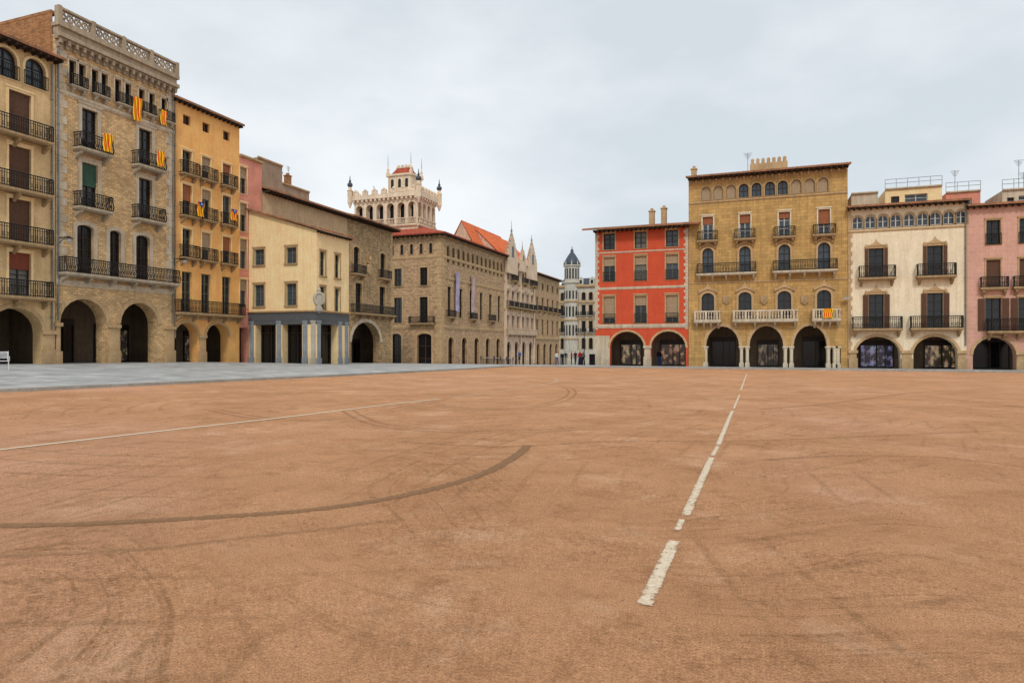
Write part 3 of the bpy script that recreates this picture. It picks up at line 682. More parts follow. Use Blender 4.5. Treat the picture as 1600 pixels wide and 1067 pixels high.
# far dome building
b=Bld('domed_building','distant grey white building with dark pointed dome at the end of the street','B',172,872,965,14,W_far); p=b.f
H9=p.z(905,447)
for r,(yt,yb) in enumerate(((457,469),(477,493),(502,519),(528,545))):
    for i in range(14):
        x=p.a(879)+1.95*i
        if x>b.W-1: continue
        p.window(x,1.05,p.z(900,yb),p.z(900,yt),'arch' if r in(0,3) else 'rect',sur=W_tan,sk=.18,gl=0,mun=1,sproj=.12)
        if r in(1,2): p.balcony(x,1.6,p.z(900,yb)-.02,.7,W_far)
for i in range(6): p.window(p.a(882)+4*i,2.4,BOT+.2,p.z(900,553),'rect',gl=DARK,name='doorway')
b.finish(H9); p.band(H9-.2,H9+.3,.6,W_tan,name='cornice')
for yy in(523,473,498): p.band(p.z(900,yy),p.z(900,yy-2),.3,W_tan)
m=MB(); m.add([(.6,.5,H9+.2),(b.W-.4,.5,H9+.2),(b.W-.4,12,H9+.2),(.6,12,H9+.2),(1.2,1.6,H9+2.2),(b.W-1,1.6,H9+2.2),(b.W-1,10,H9+2.2),(1.2,10,H9+2.2)],[(0,1,5,4),(1,2,6,5),(2,3,7,6),(3,0,4,7),(4,5,6,7)]); m.build('mansard_roof',SLATE,b.root)
for i in range(5):
    m=MB(); x=p.a(907)+3.1*i; m.prism([(x-.7,H9+.3),(x+.7,H9+.3),(x+.7,H9+1.7),(x,H9+2.5),(x-.7,H9+1.7)],.1,1.6); d_=m.build('dormer',W_far,b.root); m=MB(); m.flat([(x-.35,H9+.6),(x+.35,H9+.6),(x+.35,H9+1.6),(x-.35,H9+1.6)],.09); m.build('pane',GL[0],d_)
xc=p.a(892); zA,zB,zC=p.z(892,443),p.z(892,414),p.z(892,384)
m=MB(); m.lathe(xc,1.2,[(2.3,BOT),(2.3,zA),(2.7,zA+.1),(2.7,zA+.5),(2.05,zA+.6),(2.05,zB-.4),(2.4,zB-.3),(2.4,zB)],16); t=m.build('corner_turret',W_far,b.root)
for zz in(zA-5,zA-10,zA-15):
    m=MB(); m.lathe(xc,1.2,[(2.31,zz-.1),(2.55,zz),(2.55,zz+.3),(2.31,zz+.4)],16); m.build('turret_moulding',W_tan,t)
m=MB(); m.lathe(xc,1.2,[(2.1,zB),(2.15,zB+.5),(1.95,zB+1.2),(1.5,zB+2.0),(1.0,zB+2.8),(.6,zB+3.3),(.4,zB+3.6),(.46,zB+4.1),(.15,zB+4.4),(.06,zC)],16); m.build('dome',SLATE,b.root,smooth=True)
for k in range(8):
    an=2*PI*k/8+.2; m=MB(); m.lathe(xc+2.2*math.cos(an),1.2+2.2*math.sin(an),[(.14,zB-.05),(.18,zB+.6),(.05,zB+.9),(.02,zB+1.4)],6); m.build('dome_finial',W_far,t)
for k in range(9,16):
    an=2*PI*k/16
    for z0,z1,r in((zA+1.2,zB-1.0,2.07),(zA-4.2,zA-2,2.32),(zA-9,zA-6.2,2.32),(zA-14,zA-11.2,2.32)):
        m=MB(); ca,sa=math.cos(an),math.sin(an); tx,ty=-sa*.22,ca*.22
        m.add([(xc+ca*r-tx,1.2+sa*r-ty,z0),(xc+ca*r+tx,1.2+sa*r+ty,z0),(xc+ca*r+tx,1.2+sa*r+ty,z1),(xc+ca*r-tx,1.2+sa*r-ty,z1)],[(0,1,2,3)])
        m.build('turret_window',GL[0],t)
# ================= RIGHT ROW =================
TB=65.6
b=Bld('arcaded_building','bright red rendered building with pale quoins and three rows of windows','B',TB,930,1075.5,11,W_red); p=b.f
xs=[p.a(952),p.a(1001),p.a(1050)]; Hr=p.z(930,362)
for yt,yb,kw in((366,391,dict(blind=None)),(403,440,dict(blind=TAUPE,bf=.35)),(464,505,dict(blind=TAUPE,bf=.8))):
    for i,x in enumerate(xs):
        k=dict(kw)
        if yt==464 and i==1: k=dict(blind=TAUPE,bf=.35)
        z0,z1=p.z(940,yb),p.z(940,yt)
        p.window(x,1.15,z0,z1,fr=FRD if yt==366 else FRG,sur=W_tan,sk=.12,gl=[0,2,1][i] if yt<464 else 0,**k)
        if yt>400:
            m=MB(); 
            for z in(.03,.9): m.bar((-.62,-.1,z),(.62,-.1,z),.02)
            for j in range(11): m.bar((-.62+1.24*j/10,-.1,0),(-.62+1.24*j/10,-.1,.9),.013)
            p.part(m,'window_railing',IRON,x,0,z0)
p.quoins(W_trim,3.6,Hr-.2,w=.42,h=.32,proj=.04)
p.band(p.z(940,396),p.z(940,394.5),.05,W_trim); p.band(p.z(940,452),p.z(940,449.5),.06,W_trim); p.band(p.z(940,511),p.z(940,507),.1,W_trim)
for xa,xb in((953,1006.5),(1017,1071.5)):
    a0,a1=p.a(xa),p.a(xb); zt=p.z(980,518); p.cut((a0+a1)/2,a1-a0,BOT,zt,'arch',.8,rise=1.6); p.archring((a0+a1)/2,a1-a0,zt,W_tan,.2,rise=1.6)
zz=zt-1.0
m=MB(); m.box(0,p.a(953)-.02,-.05,.01,BOT,zz+.6); p.part(m,'base_course',W_trim)
p.pier((p.a(1006.5)+p.a(1017))/2,.6,zz-.4,W_trim,.06)
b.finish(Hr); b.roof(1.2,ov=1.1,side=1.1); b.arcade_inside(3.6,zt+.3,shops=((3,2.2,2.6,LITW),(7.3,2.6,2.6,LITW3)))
chimney(b,p.a(1013)-.3,4.5,Hr+.6,.55,1.9,W_tan); chimney(b,p.a(1033)-.3,4.5,Hr+.6,.55,2.1,W_tan)
# yellow
b=Bld('arcaded_building','large ochre stone building with twin column arcade and long eaves on the far side','B',TB,1076,1324.5,13,W_yel); p=b.f
Hy=p.z(1076,281)
atp=(1103,1122,1142,1162,1182,1203,1223,1244,1265,1286)
for i,px in enumerate(atp): p.window(p.a(px),.85,p.z(1103,313),p.z(1103,292),'arch',sur=W_tan,sk=.1,gl=1 if 3<=i<=6 else 2,blind=None if 3<=i<=6 else TAUPE,bf=.97,mun=1)
p.band(p.z(1103,317),p.z(1103,315),.1,W_tan)
xs=[p.a(px) for px in(1106,1164,1225.5,1287.5)]
z0,z1=p.z(1106,376),p.z(1106,339)
for i,x in enumerate(xs): p.window(x,.95,z0,z1,fr=FRW,sur=W_whitest,sk=.12,name='french_window',blind=ORB,bf=[.3,.35,.25,.6][i],gl=1); p.balcony(x,1.9,z0-.02,.6,W_tan,hr=.85)
z0,z1=p.z(1106,428),p.z(1106,388)
for i,x in enumerate(xs): p.window(x,1.0,z0,z1,'arch',fr=FRD,sur=W_tan,sk=.2,name='french_window',gl=1,crest=.5,sproj=.09)
for i,(xa,xb) in enumerate(((1089,1182),(1207,1308))): a0,a1=p.a(xa),p.a(xb); p.balcony((a0+a1)/2,a1-a0,z0-.02,.75,W_whitest,nb=5,hr=.9)
z0,z1=p.z(1106,501),p.z(1106,458)
for i,x in enumerate(xs): p.window(x,1.15,z0,z1,'arch',fr=FRD,sur=W_tan,sk=.22,name='french_window',gl=0,crest=.8,rise=.5,sproj=.09)
for xa,xb in((1085,1127),(1145,1247),(1268,1313)): a0,a1=p.a(xa),p.a(xb); p.balcony((a0+a1)/2,a1-a0,z0-.02,.75,W_whitest,rail=W_whitest,kind='stone',nb=4,hr=.92)
p.band(p.z(1090,443),p.z(1090,441.5),.08,W_tan)
for px in(1135,1194,1257):
    m=MB(); m.prism([(0,-.4),(.32,-.1),(.32,.4),(0,.5),(-.32,.4),(-.32,-.1)],-.12,.01)
    p.part(m,'carved_shield',W_tan,p.a(px),0,p.z(px,470))
arcs=[(p.a(1103),p.a(1155)),(p.a(1171),p.a(1224)),(p.a(1240),p.a(1292))]
zt=p.z(1120,510); zc=p.z(1120,541)
poly=[(arcs[0][0]-.05,BOT),(b.W-.55,BOT),(b.W-.55,zc)]
for x0,x1 in reversed(arcs):
    w=x1-x0; rr=zt-zc; cx=(x0+x1)/2
    for k in range(13):
        t=PI*k/12; poly.append((cx+w/2*math.cos(t),zc+rr*math.sin(t)**.9 if 0<k<12 else zc))
poly.append((arcs[0][0]-.05,zc)); poly=[q for i,q in enumerate(poly) if i==0 or (abs(q[0]-poly[i-1][0])+abs(q[1]-poly[i-1][1]))>1e-3]
p.holes.append((poly,.9))
for x0,x1 in arcs: p.archring((x0+x1)/2,x1-x0,zt,W_tan,.28,rise=zt-zc)
pcs=[arcs[0][0]-.25,(arcs[0][1]+arcs[1][0])/2,(arcs[1][1]+arcs[2][0])/2,arcs[2][1]+.4,b.W-.75]
for i,x in enumerate(pcs):
    for dx in((-.26,.26) if i in(1,2,3) else (0.2,)):
        if i==4: dx=0
        for y in((.0),(.6)):
            m=MB(); m.box(-.2,.2,-.2,.2,BOT,.36); m.lathe(0,0,[(.19,.35),(.15,.45),(.14,zc-.5),(.13,zc-.45),(.22,zc-.11)],10); m.box(-.24,.24,-.24,.24,zc-.12,zc-.003)
            m.build('column',W_whitest,b.root,(x+dx,y+.15,0))
b.finish(Hy); b.roof(1.3,ov=.9,side=.2); b.arcade_inside(4.2,zt+.3,shops=((3,2.4,2.9,DARK),(7.2,2.0,2.6,LITW2),(11.5,2.4,2.9,DARK)))
p.dentils(Hy-.5,Hy-.2,.35,W_tan,.6,.15)
m=MB(); a0,a1=p.a(1166)+.3,p.a(1222)+.6; m.box(a0,a1,3,4,Hy+.6,Hy+1.75)
for i in range(7): x=a0+(a1-a0)*(i+.5)/7; m.box(x-.15,x+.15,3.01,3.99,Hy+1.74,Hy+2.15); m.lathe(x,3.5,[(.15,Hy+2.14),(.17,Hy+2.25),(.02,Hy+2.4)],6)
m.build('crenellated_roof_parapet',W_tan,b.root); antenna(b,a0-.2,3.5,Hy+.6,2.4)
chimney(b,.4,1.2,Hy+.3,.5,.9,W_tan); YEL=b
# white
b=Bld('arcaded_building','ivory weathered building with a row of small arched attic windows, right of the ochre one','B',TB,1325,1510.5,12,W_white); p=b.f
Hw=p.z(1325,327)
for px in(1340,1360,1380,1400,1421,1442,1462,1483,1502): p.window(p.a(px),.85,p.z(1340,358),p.z(1340,338),'arch',fr=FRW,sur=W_tan,sk=.1,gl=1,mun=1)
p.band(p.z(1340,363),p.z(1340,361),.08,W_tan)
for k,(yt,yb) in enumerate(((388,434),(460,513))):
    z0,z1=p.z(1369,yb),p.z(1369,yt)
    for px in(1369,1461): p.window(p.a(px),1.2,z0,z1,fr=FRD,sur=W_tan,sk=.2,name='french_window',crest=.6,gl=0,shut=WOODB,mun=3,sf=.22 if k==0 else .34,sproj=.05); p.balcony(p.a(px),2.9 if k==0 else 3.9,z0-.02,.75,W_tan,nb=2)
for xa,xb in((1337,1407),(1427,1497)):
    a0,a1=p.a(xa),p.a(xb); zt=p.z(1370,526); p.cut((a0+a1)/2,a1-a0,BOT,zt,'arch',.8,rise=1.5); p.archring((a0+a1)/2,a1-a0,zt,W_tan,.22,rise=1.5)
for px in(1417,1331,1504): p.pier(min(max(p.a(px),.4),b.W-.35),.7 if px==1417 else .55,zt-1.2,W_tan,.08)
b.finish(Hw); b.roof(1.0,ov=.8,side=.1); b.arcade_inside(3.6,zt+.3,shops=((2.8,2.8,2.5,LITP),(8,2.8,2.5,LITW)))
p.quoins(W_tan,0.0,Hw-.2,'left',.35,.4,.03); pipe(p,b.W-.1,2,Hw-.2)
def pent(name,label,px0,px1,T,ytop,ybot,wall,D=5,rail=True,win=True):
    b=Bld(name,label,'B',T,px0,px1,D,wall,'rooftop house'); H=b.f.z(px0,ytop)
    if win:
        b.f.window(b.W*.55,min(2.2,b.W*.4),H-1.7,H-.6,gl=1,fr=FRW); b.f.window(b.W*.18,min(.8,b.W*.15),H-1.7,H-.7,gl=0,fr=FRD)
    b.finish(H); b.f.band(H,H+.12,.2,W_trim)
    if rail:
        m=MB(); n=int(b.W/.9)
        for i in range(n+1): m.bar((b.W*i/n,0,H+.12),(b.W*i/n,0,H+1),.018)
        for z in(.6,1.0): m.bar((0,0,H+z),(b.W,0,H+z),.016)
        m.build('roof_railing',ZINC,b.root)
    return b
pent('rooftop_house','pale rooftop penthouse with railing above the ivory building',1383,1472,74,297,320,W_cream4)
b=pent('rooftop_house','low salmon rooftop block between the penthouse and the pink building',1478,1532,76,302,320,W_pink3); antenna(b,1,1,b.H,2.4)
pent('rooftop_house','small low rooftop block just left of the pale penthouse',1330,1372,72,304,320,W_trim,rail=False,win=False)
b=pent('rooftop_house','light rooftop block with antenna above the pink building at the right edge',1566,1640,74,298,320,W_trim); antenna(b,1.6,1,b.H,3); antenna(b,2.3,2,b.H,2)
# pink right
b=Bld('arcaded_building','pink block patterned building at the right edge with brown shuttered doors','B',TB,1511,1720,12,W_pinkr); p=b.f
Hk=p.z(1511,324)
xs=[p.a(1552),p.a(1604),p.a(1657)]
for k,(yt,yb) in enumerate(((344,382),(406,449),(466,517))):
    z0,z1=p.z(1552,yb),p.z(1552,yt)
    for i,x in enumerate(xs):
        p.window(x,1.0 if k<2 else 1.15,z0,z1,fr=FRD,sur=W_tan,sk=.1,gl=0,name='french_window',blind=WOODB if k==1 else None,bf=.95,shut=WOODB if k==2 else None,sf=.42)
        if k==1: p.balcony(x,2.0,z0-.02,.5,W_tan,hr=.85)
        if k==0:
            m=MB()
            for z in(.03,.9): m.bar((-.55,-.1,z),(.55,-.1,z),.02)
            for j in range(10): m.bar((-.55+1.1*j/9,-.1,0),(-.55+1.1*j/9,-.1,.9),.013)
            p.part(m,'window_railing',IRON,x,0,z0)
    if k==2: p.balcony(b.W/2+.5,b.W-1.6,z0-.02,.75,W_tan,nb=8)
a0,a1=p.a(1520),p.a(1588); zt=p.z(1552,527); p.cut((a0+a1)/2,a1-a0,BOT,zt,'arch',.8,rise=1.5); p.archring((a0+a1)/2,a1-a0,zt,W_tan,.22,rise=1.5)
d=p.a(1606)-p.a(1520); p.cut((a0+a1)/2+d,a1-a0,BOT,zt,'arch',.8,rise=1.5); p.archring((a0+a1)/2+d,a1-a0,zt,W_tan,.22,rise=1.5)
p.pier(a1+(d-(a1-a0))/2,.7,zt-1.2,W_tan,.08)
b.finish(Hk); b.roof(1.0,ov=.6,side=.05); b.arcade_inside(3.6,zt+.3,shops=((2.6,3,2.8,DARK),(7.5,3,2.8,LITW2)))
# ================= FLAGS, LAMPS =================
YELF=simple('yellow_flag_cloth',rgb(250,190,20,1.1),.8,0,.1); REDF=simple('red_flag_cloth',rgb(205,32,24,1.1),.8,0,.1); BLUF=simple('blue_flag_cloth',rgb(30,60,140),.8); WHF=simple('white_star_cloth',rgb(235,235,230),.8)
def flag(pn,a,y,ztop,w,h,label,star=False):
    m=MB(); cols_=9; rows=8
    for i in range(cols_):
        m.m=i%2
        for j in range(rows):
            def P(i,j):
                x=-w/2+w*i/cols_+.03*math.sin(j*.9); return (x,.04*math.sin(i*1.3+j*.4)-.02*j/rows,-h*j/rows-.03*math.sin(i*.8)*(j/rows))
            m.add([P(i,j),P(i,j+1),P(i+1,j+1),P(i+1,j)],[(0,1,2,3)])
    wp=pn.world(a,y,ztop); o=m.build('hanging_flag',[YELF,REDF],None,wp,pn.wrot()); tag(o,label,'flag','flags hung from balconies')
    if star:
        s=MB(); s.add([(-w/2,-.07,.0),(w/2,-.07,0),(0,-.09,-h*.45)],[(0,2,1)]); t=s.build('blue_triangle',BLUF,o)
        s=MB(); pts=[((.09 if k%2==0 else .04)*math.sin(k*PI/5),-h*.15+(.09 if k%2==0 else .04)*math.cos(k*PI/5)) for k in range(10)]; s.flat(pts,-.1); s.build('star',WHF,t)
    return o
p=B2.f
flag(p,cols[0]+.62,-.98,p.z(140,208),.68,1.25,'red and yellow striped flag on the upper left balcony of the tall stone building')
flag(p,cols[1]+.55,-.98,p.z(140,208),.65,1.15,'red and yellow striped flag on the upper right balcony of the tall stone building')
flag(p,p.a(208),-.46,p.z(118,118),.7,1.75,'long red and yellow flag under the cornice of the tall stone building, left of two')
flag(p,p.a(249),-.46,p.z(118,122),.55,1.15,'short red and yellow flag under the cornice near the tall stone building right corner')
p=B3.f
flag(p,p.a(304),-.68,p.z(292,314),.65,1.2,'striped flag with blue star triangle on left balcony of the orange building',True)
flag(p,p.a(356),-.68,p.z(292,312),.72,.95,'striped flag with blue star triangle on right balcony of the orange building',True)
flag(YEL.f,YEL.f.a(1292),-.85,YEL.f.z(1106,486),.75,.85,'small red and yellow flag on the right stone balcony of the ochre building')
def wall_lamp(pn,a,z,label):
    wp=pn.world(a,0,z); o=thing('wall_lamp',label,'lamp',wp,pn.wrot(),'wall lamps')
    m=MB(); m.box(-.05,.05,-.04,0,-.4,.2); m.bar((0,-.03,-.3),(0,-.7,.1),.02); m.bar((0,-.03,.1),(0,-1.1,.12),.025); m.build('bracket',IRON,o)
    m=MB(); m.lathe(0,-1.1,[(.05,.12),(.2,.02),(.24,-.03)],8); m.build('lamp_cap',IRON,o)
    m=MB(); m.lathe(0,-1.1,[(.2,-.032),(.14,-.25),(.05,-.3)],8); m.build('lamp_glass',W_far,o)
wall_lamp(B2.f,.15,B2.f.z(90,374),'bracket lamp between the cream edge building and the tall stone building')
wall_lamp(B3.f,.1,B3.f.z(273,407),'bracket lamp between the tall stone building and the orange building')
def spot(pn,a,z,label):
    wp=pn.world(a,0,z); o=thing('floodlight',label,'floodlight',wp,pn.wrot())
    m=MB(); m.bar((0,0,0),(0,-.35,0),.03); m.build('bracket',IRON,o); m=MB(); m.box(-.25,.25,-.55,-.32,-.12,.12); m.build('lamp_housing',W_far,o)
spot(YEL.f,YEL.W-.15,YEL.f.z(1322,467),'small pale floodlight on the wall where ochre and ivory buildings meet')
BAN=[simple('pale_lilac_cloth',rgb(190,176,205),.8,scale=1.2,var=.5),simple('pale_rose_cloth',rgb(205,176,172),.8,scale=1.2,var=.5)]
for a,m_,l in((5.0,0,'pale lilac hanging banner on the palace side, nearer the corner'),(11.0,1,'pale rose hanging banner on the palace side, farther along the street')):
    m=MB(); 
    for j in range(6): m.add([(-.7,-.03*math.sin(j),-j),(.7,-.03*math.sin(j),-j),(.7,-.03*math.sin(j+1),-j-1),(-.7,-.03*math.sin(j+1),-j-1)],[(0,1,2,3)])
    m.box(-.8,.8,-.04,.02,-.003,.06); o=m.build('hanging_banner',BAN[m_],None,PAL.f.world(a,-.3,PAL.f.z(725,430)),PAL.f.wrot()); tag(o,l,'banner')
# ================= GROUND =================
def groundmat():
    m,nt,b=newmat('compacted_orange_sand'); L=nt.links
    tc=N(nt,'ShaderNodeTexCoord'); O=tc.outputs['Object']
    base=mixc(nt,ramp(nt,noise(nt,O,.45,7,.72),.38,.62),rgb(216,162,120),rgb(198,146,106))
    base=mixc(nt,mathn(nt,'MULTIPLY',ramp(nt,noise(nt,O,2.4,8,.76),.52,.66),.5),base,rgb(168,120,82))
    base=mixc(nt,mathn(nt,'MULTIPLY',ramp(nt,noise(nt,O,.8,9,.74),.53,.67),.6),base,rgb(234,190,154))
    base=mixc(nt,mathn(nt,'MULTIPLY',ramp(nt,noise(nt,O,.1,4,.6),.5,.66),.5),base,rgb(226,174,144))
    for rot,sc,seed,am in((35,(.15,8,1),0,.42),(-20,(.1,12,1),7,.45),(78,(.12,10,1),13,.32),(8,(.1,14,1),21,.42)):
        mp=N(nt,'ShaderNodeMapping'); mp.inputs['Location'].default_value=(seed,seed*2,0); mp.inputs['Rotation'].default_value=(0,0,R(rot)); mp.inputs['Scale'].default_value=sc
        ds=N(nt,'ShaderNodeTexNoise'); ds.inputs['Scale'].default_value=.12; L.new(O,ds.inputs['Vector'])
        va=N(nt,'ShaderNodeVectorMath',operation='MULTIPLY_ADD'); L.new(ds.outputs['Color'],va.inputs[0]); va.inputs[1].default_value=(13,13,0); L.new(O,va.inputs[2]); L.new(va.outputs[0],mp.inputs[0])
        st=ramp(nt,noise(nt,mp.outputs[0],1.0,4,.65),.56,.62); mk=ramp(nt,noise(nt,O,.25+seed*.01,3,.5),.44,.58)
        mk3=ramp(nt,noise(nt,O,10,4,.85),.4,.56)
        base=mixc(nt,mathn(nt,'MULTIPLY',mathn(nt,'MULTIPLY',mathn(nt,'MULTIPLY',st,mk),mk3),am),base,rgb(142,104,68))
    for loc,scl,dist in(((9,-16,0),.5,2.5),((-14,-9,0),.62,1.6)):
        mp2=N(nt,'ShaderNodeMapping'); mp2.inputs['Location'].default_value=loc; L.new(O,mp2.inputs[0])
        wv=N(nt,'ShaderNodeTexWave',wave_type='RINGS',rings_direction='Z'); wv.inputs['Scale'].default_value=scl; wv.inputs['Distortion'].default_value=dist; wv.inputs['Detail'].default_value=4; wv.inputs['Detail Scale'].default_value=.5; L.new(mp2.outputs[0],wv.inputs[0])
        w1=ramp(nt,wv.outputs['Fac'],.94,.992); mk2=mathn(nt,'MULTIPLY',ramp(nt,noise(nt,O,.3*scl*2,4,.6),.46,.58),ramp(nt,noise(nt,O,13,4,.85),.38,.55))
        base=mixc(nt,mathn(nt,'MULTIPLY',mathn(nt,'MULTIPLY',w1,mk2),.42),base,rgb(142,106,70))
    g1=ramp(nt,noise(nt,O,95,3,.82),.35,.65,(.6,.58,.56,1),(1.36,1.36,1.38,1)); base=mixc(nt,.95,base,g1,'MULTIPLY')
    lm=ramp(nt,noise(nt,O,.6,6,.7),.45,.6)
    g2=ramp(nt,noise(nt,O,24,6,.88),.4,.6,(.68,.65,.62,1),(1.15,1.15,1.15,1)); base=mixc(nt,mathn(nt,'ADD',mathn(nt,'MULTIPLY',lm,.6),.3),base,mixc(nt,1,base,g2,'MULTIPLY'))
    L.new(base,b.inputs['Base Color']); b.inputs['Roughness'].default_value=.95; b.inputs['Specular IOR Level'].default_value=.1
    ad=mathn(nt,'ADD',noise(nt,O,50,4,.8),noise(nt,O,5,7,.76))
    bp=N(nt,'ShaderNodeBump'); bp.inputs['Strength'].default_value=.8; bp.inputs['Distance'].default_value=.04; L.new(ad,bp.inputs['Height']); L.new(bp.outputs[0],b.inputs['Normal'])
    return m
SAND=groundmat()
def pavmat(name,base,bw,bh):
    m,nt,b=newmat(name); L=nt.links; tc=N(nt,'ShaderNodeTexCoord'); O=tc.outputs['Object']
    br=N(nt,'ShaderNodeTexBrick'); br.inputs['Scale'].default_value=1; br.inputs['Brick Width'].default_value=bw; br.inputs['Row Height'].default_value=bh; br.inputs['Mortar Size'].default_value=.02
    br.inputs['Color1'].default_value=scalec(base,1.15); br.inputs['Color2'].default_value=scalec(base,.78); br.inputs['Mortar'].default_value=scalec(base,.45); L.new(O,br.inputs['Vector'])
    col=mixc(nt,1,br.outputs['Color'],ramp(nt,noise(nt,O,.5,6,.75),.35,.65,(.7,.72,.72,1),(1.15,1.15,1.15,1)),'MULTIPLY')
    L.new(col,b.inputs['Base Color']); b.inputs['Roughness'].default_value=.55; return m
PAV=pavmat('grey_stone_slabs',rgb(178,178,176),1.2,.6)
KERB=wallmat('kerb_stone',rgb(196,192,182),stain=.3)
def sheet(name,xs,ys,dz,mat):
    m=MB(); nx,ny=len(xs),len(ys)
    m.add([(x,y,G(x,y)+dz) for y in ys for x in xs],[(j*nx+i,j*nx+i+1,(j+1)*nx+i+1,(j+1)*nx+i) for j in range(ny-1) for i in range(nx-1)])
    o=m.build(name,mat); o['kind']='structure'; return o
def lst(a,b,n): return [a+(b-a)*i/n for i in range(n+1)]
brk=[0,14,31,51,65,88,149,260]
XE=-22.3; YE=60.5
sheet('ground',[-2500,-400,-120,-60]+lst(-44,-22,11)+[0,60,400,2500],sorted([-2500,-300,-60]+brk+[36,40,44,48,56,60.5,1000,3000]),-.12,PAV)
sheet('sand',[XE,0,30,90],sorted([-60,YE]+brk[:4]),0,SAND)
sheet('pavement',[-70]+lst(-46,XE-.15,16),sorted([-60,36,40,44,48,56,60]+brk),.1,PAV)
sheet('pavement',[XE-.15,0,30,95],sorted([YE+.15,65,70,88,149,260]),.1,PAV)
m=MB()
ysk=sorted([-60,YE]+brk[:4])
for i in range(len(ysk)-1):
    y0,y1=ysk[i],ysk[i+1]; z0,z1=G(XE,y0),G(XE,y1)
    m.add([(XE-.3,y0,z0-.1),(XE,y0,z0-.1),(XE,y0,z0+.115),(XE-.3,y0,z0+.115),(XE-.3,y1,z1-.1),(XE,y1,z1-.1),(XE,y1,z1+.115),(XE-.3,y1,z1+.115)],[(0,1,2,3),(7,6,5,4),(1,5,6,2),(2,6,7,3),(3,7,4,0)])
zk=G(0,YE); m.box(XE-.3,90,YE+.002,YE+.3,zk-.1,zk+.115)
o=m.build('kerb',KERB); o['kind']='structure'
PEB=simple('sandy_pebbles',rgb(192,144,108),.95,0,.6,scale=9)
m=MB(); rr=random.Random(3)
for _ in range(11000):
    dep=2.3+rr.random()**1.5*15; px=rr.uniform(-60,1660); d=ray(px); X,Y=d[0]*dep,d[1]*dep
    if X<XE+.3: continue
    s=rr.uniform(.0025,.0062)*(1+dep*.05)*(1.9 if rr.random()<.04 else 1); z=G(X,Y); a=rr.uniform(0,PI); ca,sa=math.cos(a)*s,math.sin(a)*s; e_=rr.uniform(.5,1)
    m.add([(X+ca,Y+sa,z),(X-sa*e_,Y+ca*e_,z),(X-ca,Y-sa,z),(X+sa*e_,Y-ca*e_,z),(X+ca*.2,Y+sa*.3,z+s*rr.uniform(.5,1.1))],[(0,1,4),(1,2,4),(2,3,4),(3,0,4)])
o=m.build('loose_pebbles',PEB); o['kind']='stuff'; tag(o,'small sandy pebbles and clods scattered over the orange sand','pebbles')
def decalmat(name,c,c2,thr0,thr1,sc,maxa=1,ek=.55):
    m,nt,b=newmat(name); L=nt.links; tc=N(nt,'ShaderNodeTexCoord'); O=tc.outputs['Object']
    L.new(mixc(nt,ramp(nt,noise(nt,O,30,4,.85),.35,.65),c,c2),b.inputs['Base Color']); b.inputs['Roughness'].default_value=.9
    at=N(nt,'ShaderNodeAttribute',attribute_name='edge'); n1=noise(nt,O,sc,6,.85)
    r=ramp(nt,mathn(nt,'ADD',mathn(nt,'MULTIPLY',at.outputs['Fac'],ek),n1),thr0,thr1); mu=mathn(nt,'MULTIPLY',r,maxa)
    tr=N(nt,'ShaderNodeBsdfTransparent'); mx=N(nt,'ShaderNodeMixShader'); L.new(mu,mx.inputs[0]); L.new(tr.outputs[0],mx.inputs[1]); L.new(b.outputs[0],mx.inputs[2])
    L.new(mx.outputs[0],nt.nodes['Material Output'].inputs['Surface']); return m
WL=decalmat('worn_white_paint',rgb(232,220,196),rgb(208,180,146),.72,.86,20,.9,.42)
WLL=decalmat('thin_white_paint',rgb(238,226,204),rgb(222,202,172),.56,.72,10,.9,.52)
WLF=decalmat('faded_white_paint',rgb(215,195,165),rgb(200,170,135),.84,1.0,8)
TR=decalmat('dark_tyre_track',rgb(122,90,56),rgb(160,118,80),.70,.96,26,.75,.5)
TRF=decalmat('faint_tyre_track',rgb(148,112,74),rgb(172,130,92),.82,1.1,14,.5,.46)
def catmull(P,n):
    out=[]; Q=[P[0]]+list(P)+[P[-1]]
    for i in range(1,len(Q)-2):
        for k in range(n):
            t=k/n; out.append(tuple(.5*((2*Q[i][c])+(-Q[i-1][c]+Q[i+1][c])*t+(2*Q[i-1][c]-5*Q[i][c]+4*Q[i+1][c]-Q[i+2][c])*t*t+(-Q[i-1][c]+3*Q[i][c]-3*Q[i+1][c]+Q[i+2][c])*t**3) for c in range(2)))
    out.append(tuple(P[-1])); return out
def strip(name,pix,w,mat,dz,n=12,off=0,taper=1.5,jit=.15,prof=((-1,0),(-.8,.8),(0,1),(.8,.8),(1,0))):
    P=[ghit(*q) for q in pix]; P=catmull(P,n); m=MB(); vs=[];cols_=[];fs=[]
    for i,(x,y) in enumerate(P):
        a=P[max(0,i-1)];b_=P[min(len(P)-1,i+1)]; dx,dy=b_[0]-a[0],b_[1]-a[1]; l=math.hypot(dx,dy) or 1; nx,ny=-dy/l,dx/l
        e=min(1,min(i,len(P)-1-i)/taper); ww=w*(1-jit+2*jit*rr.random())
        for q,ed in prof: X,Y=x+nx*(q*ww/2+off),y+ny*(q*ww/2+off); vs.append((X,Y,G(X,Y)+dz)); cols_.append(ed*e)
    for i in range(len(P)-1):
        for k in range(4): fs.append((i*5+k,i*5+k+1,i*5+k+6,i*5+k+5))
    m.add(vs,fs); o=m.build(name,mat); at=o.data.attributes.new('edge','FLOAT','POINT'); at.data.foreach_set('value',cols_); o['kind']='structure'; return o
for a_,c_,w_ in(((1005,951),(1055,843),.12),((1058,830),(1066,812),.075),((1069,811),(1113,713),.11),((1113,713),(1122,697),.085),((1121,699),(1145,641),.11),((1146,640),(1156,616),.075),((1157,611),(1167,583),.1)):
    strip('painted_line',[a_,c_],w_,WL,.008,24,0,2,.04,((-1,0),(-.6,.8),(0,1),(.6,.8),(1,0)))
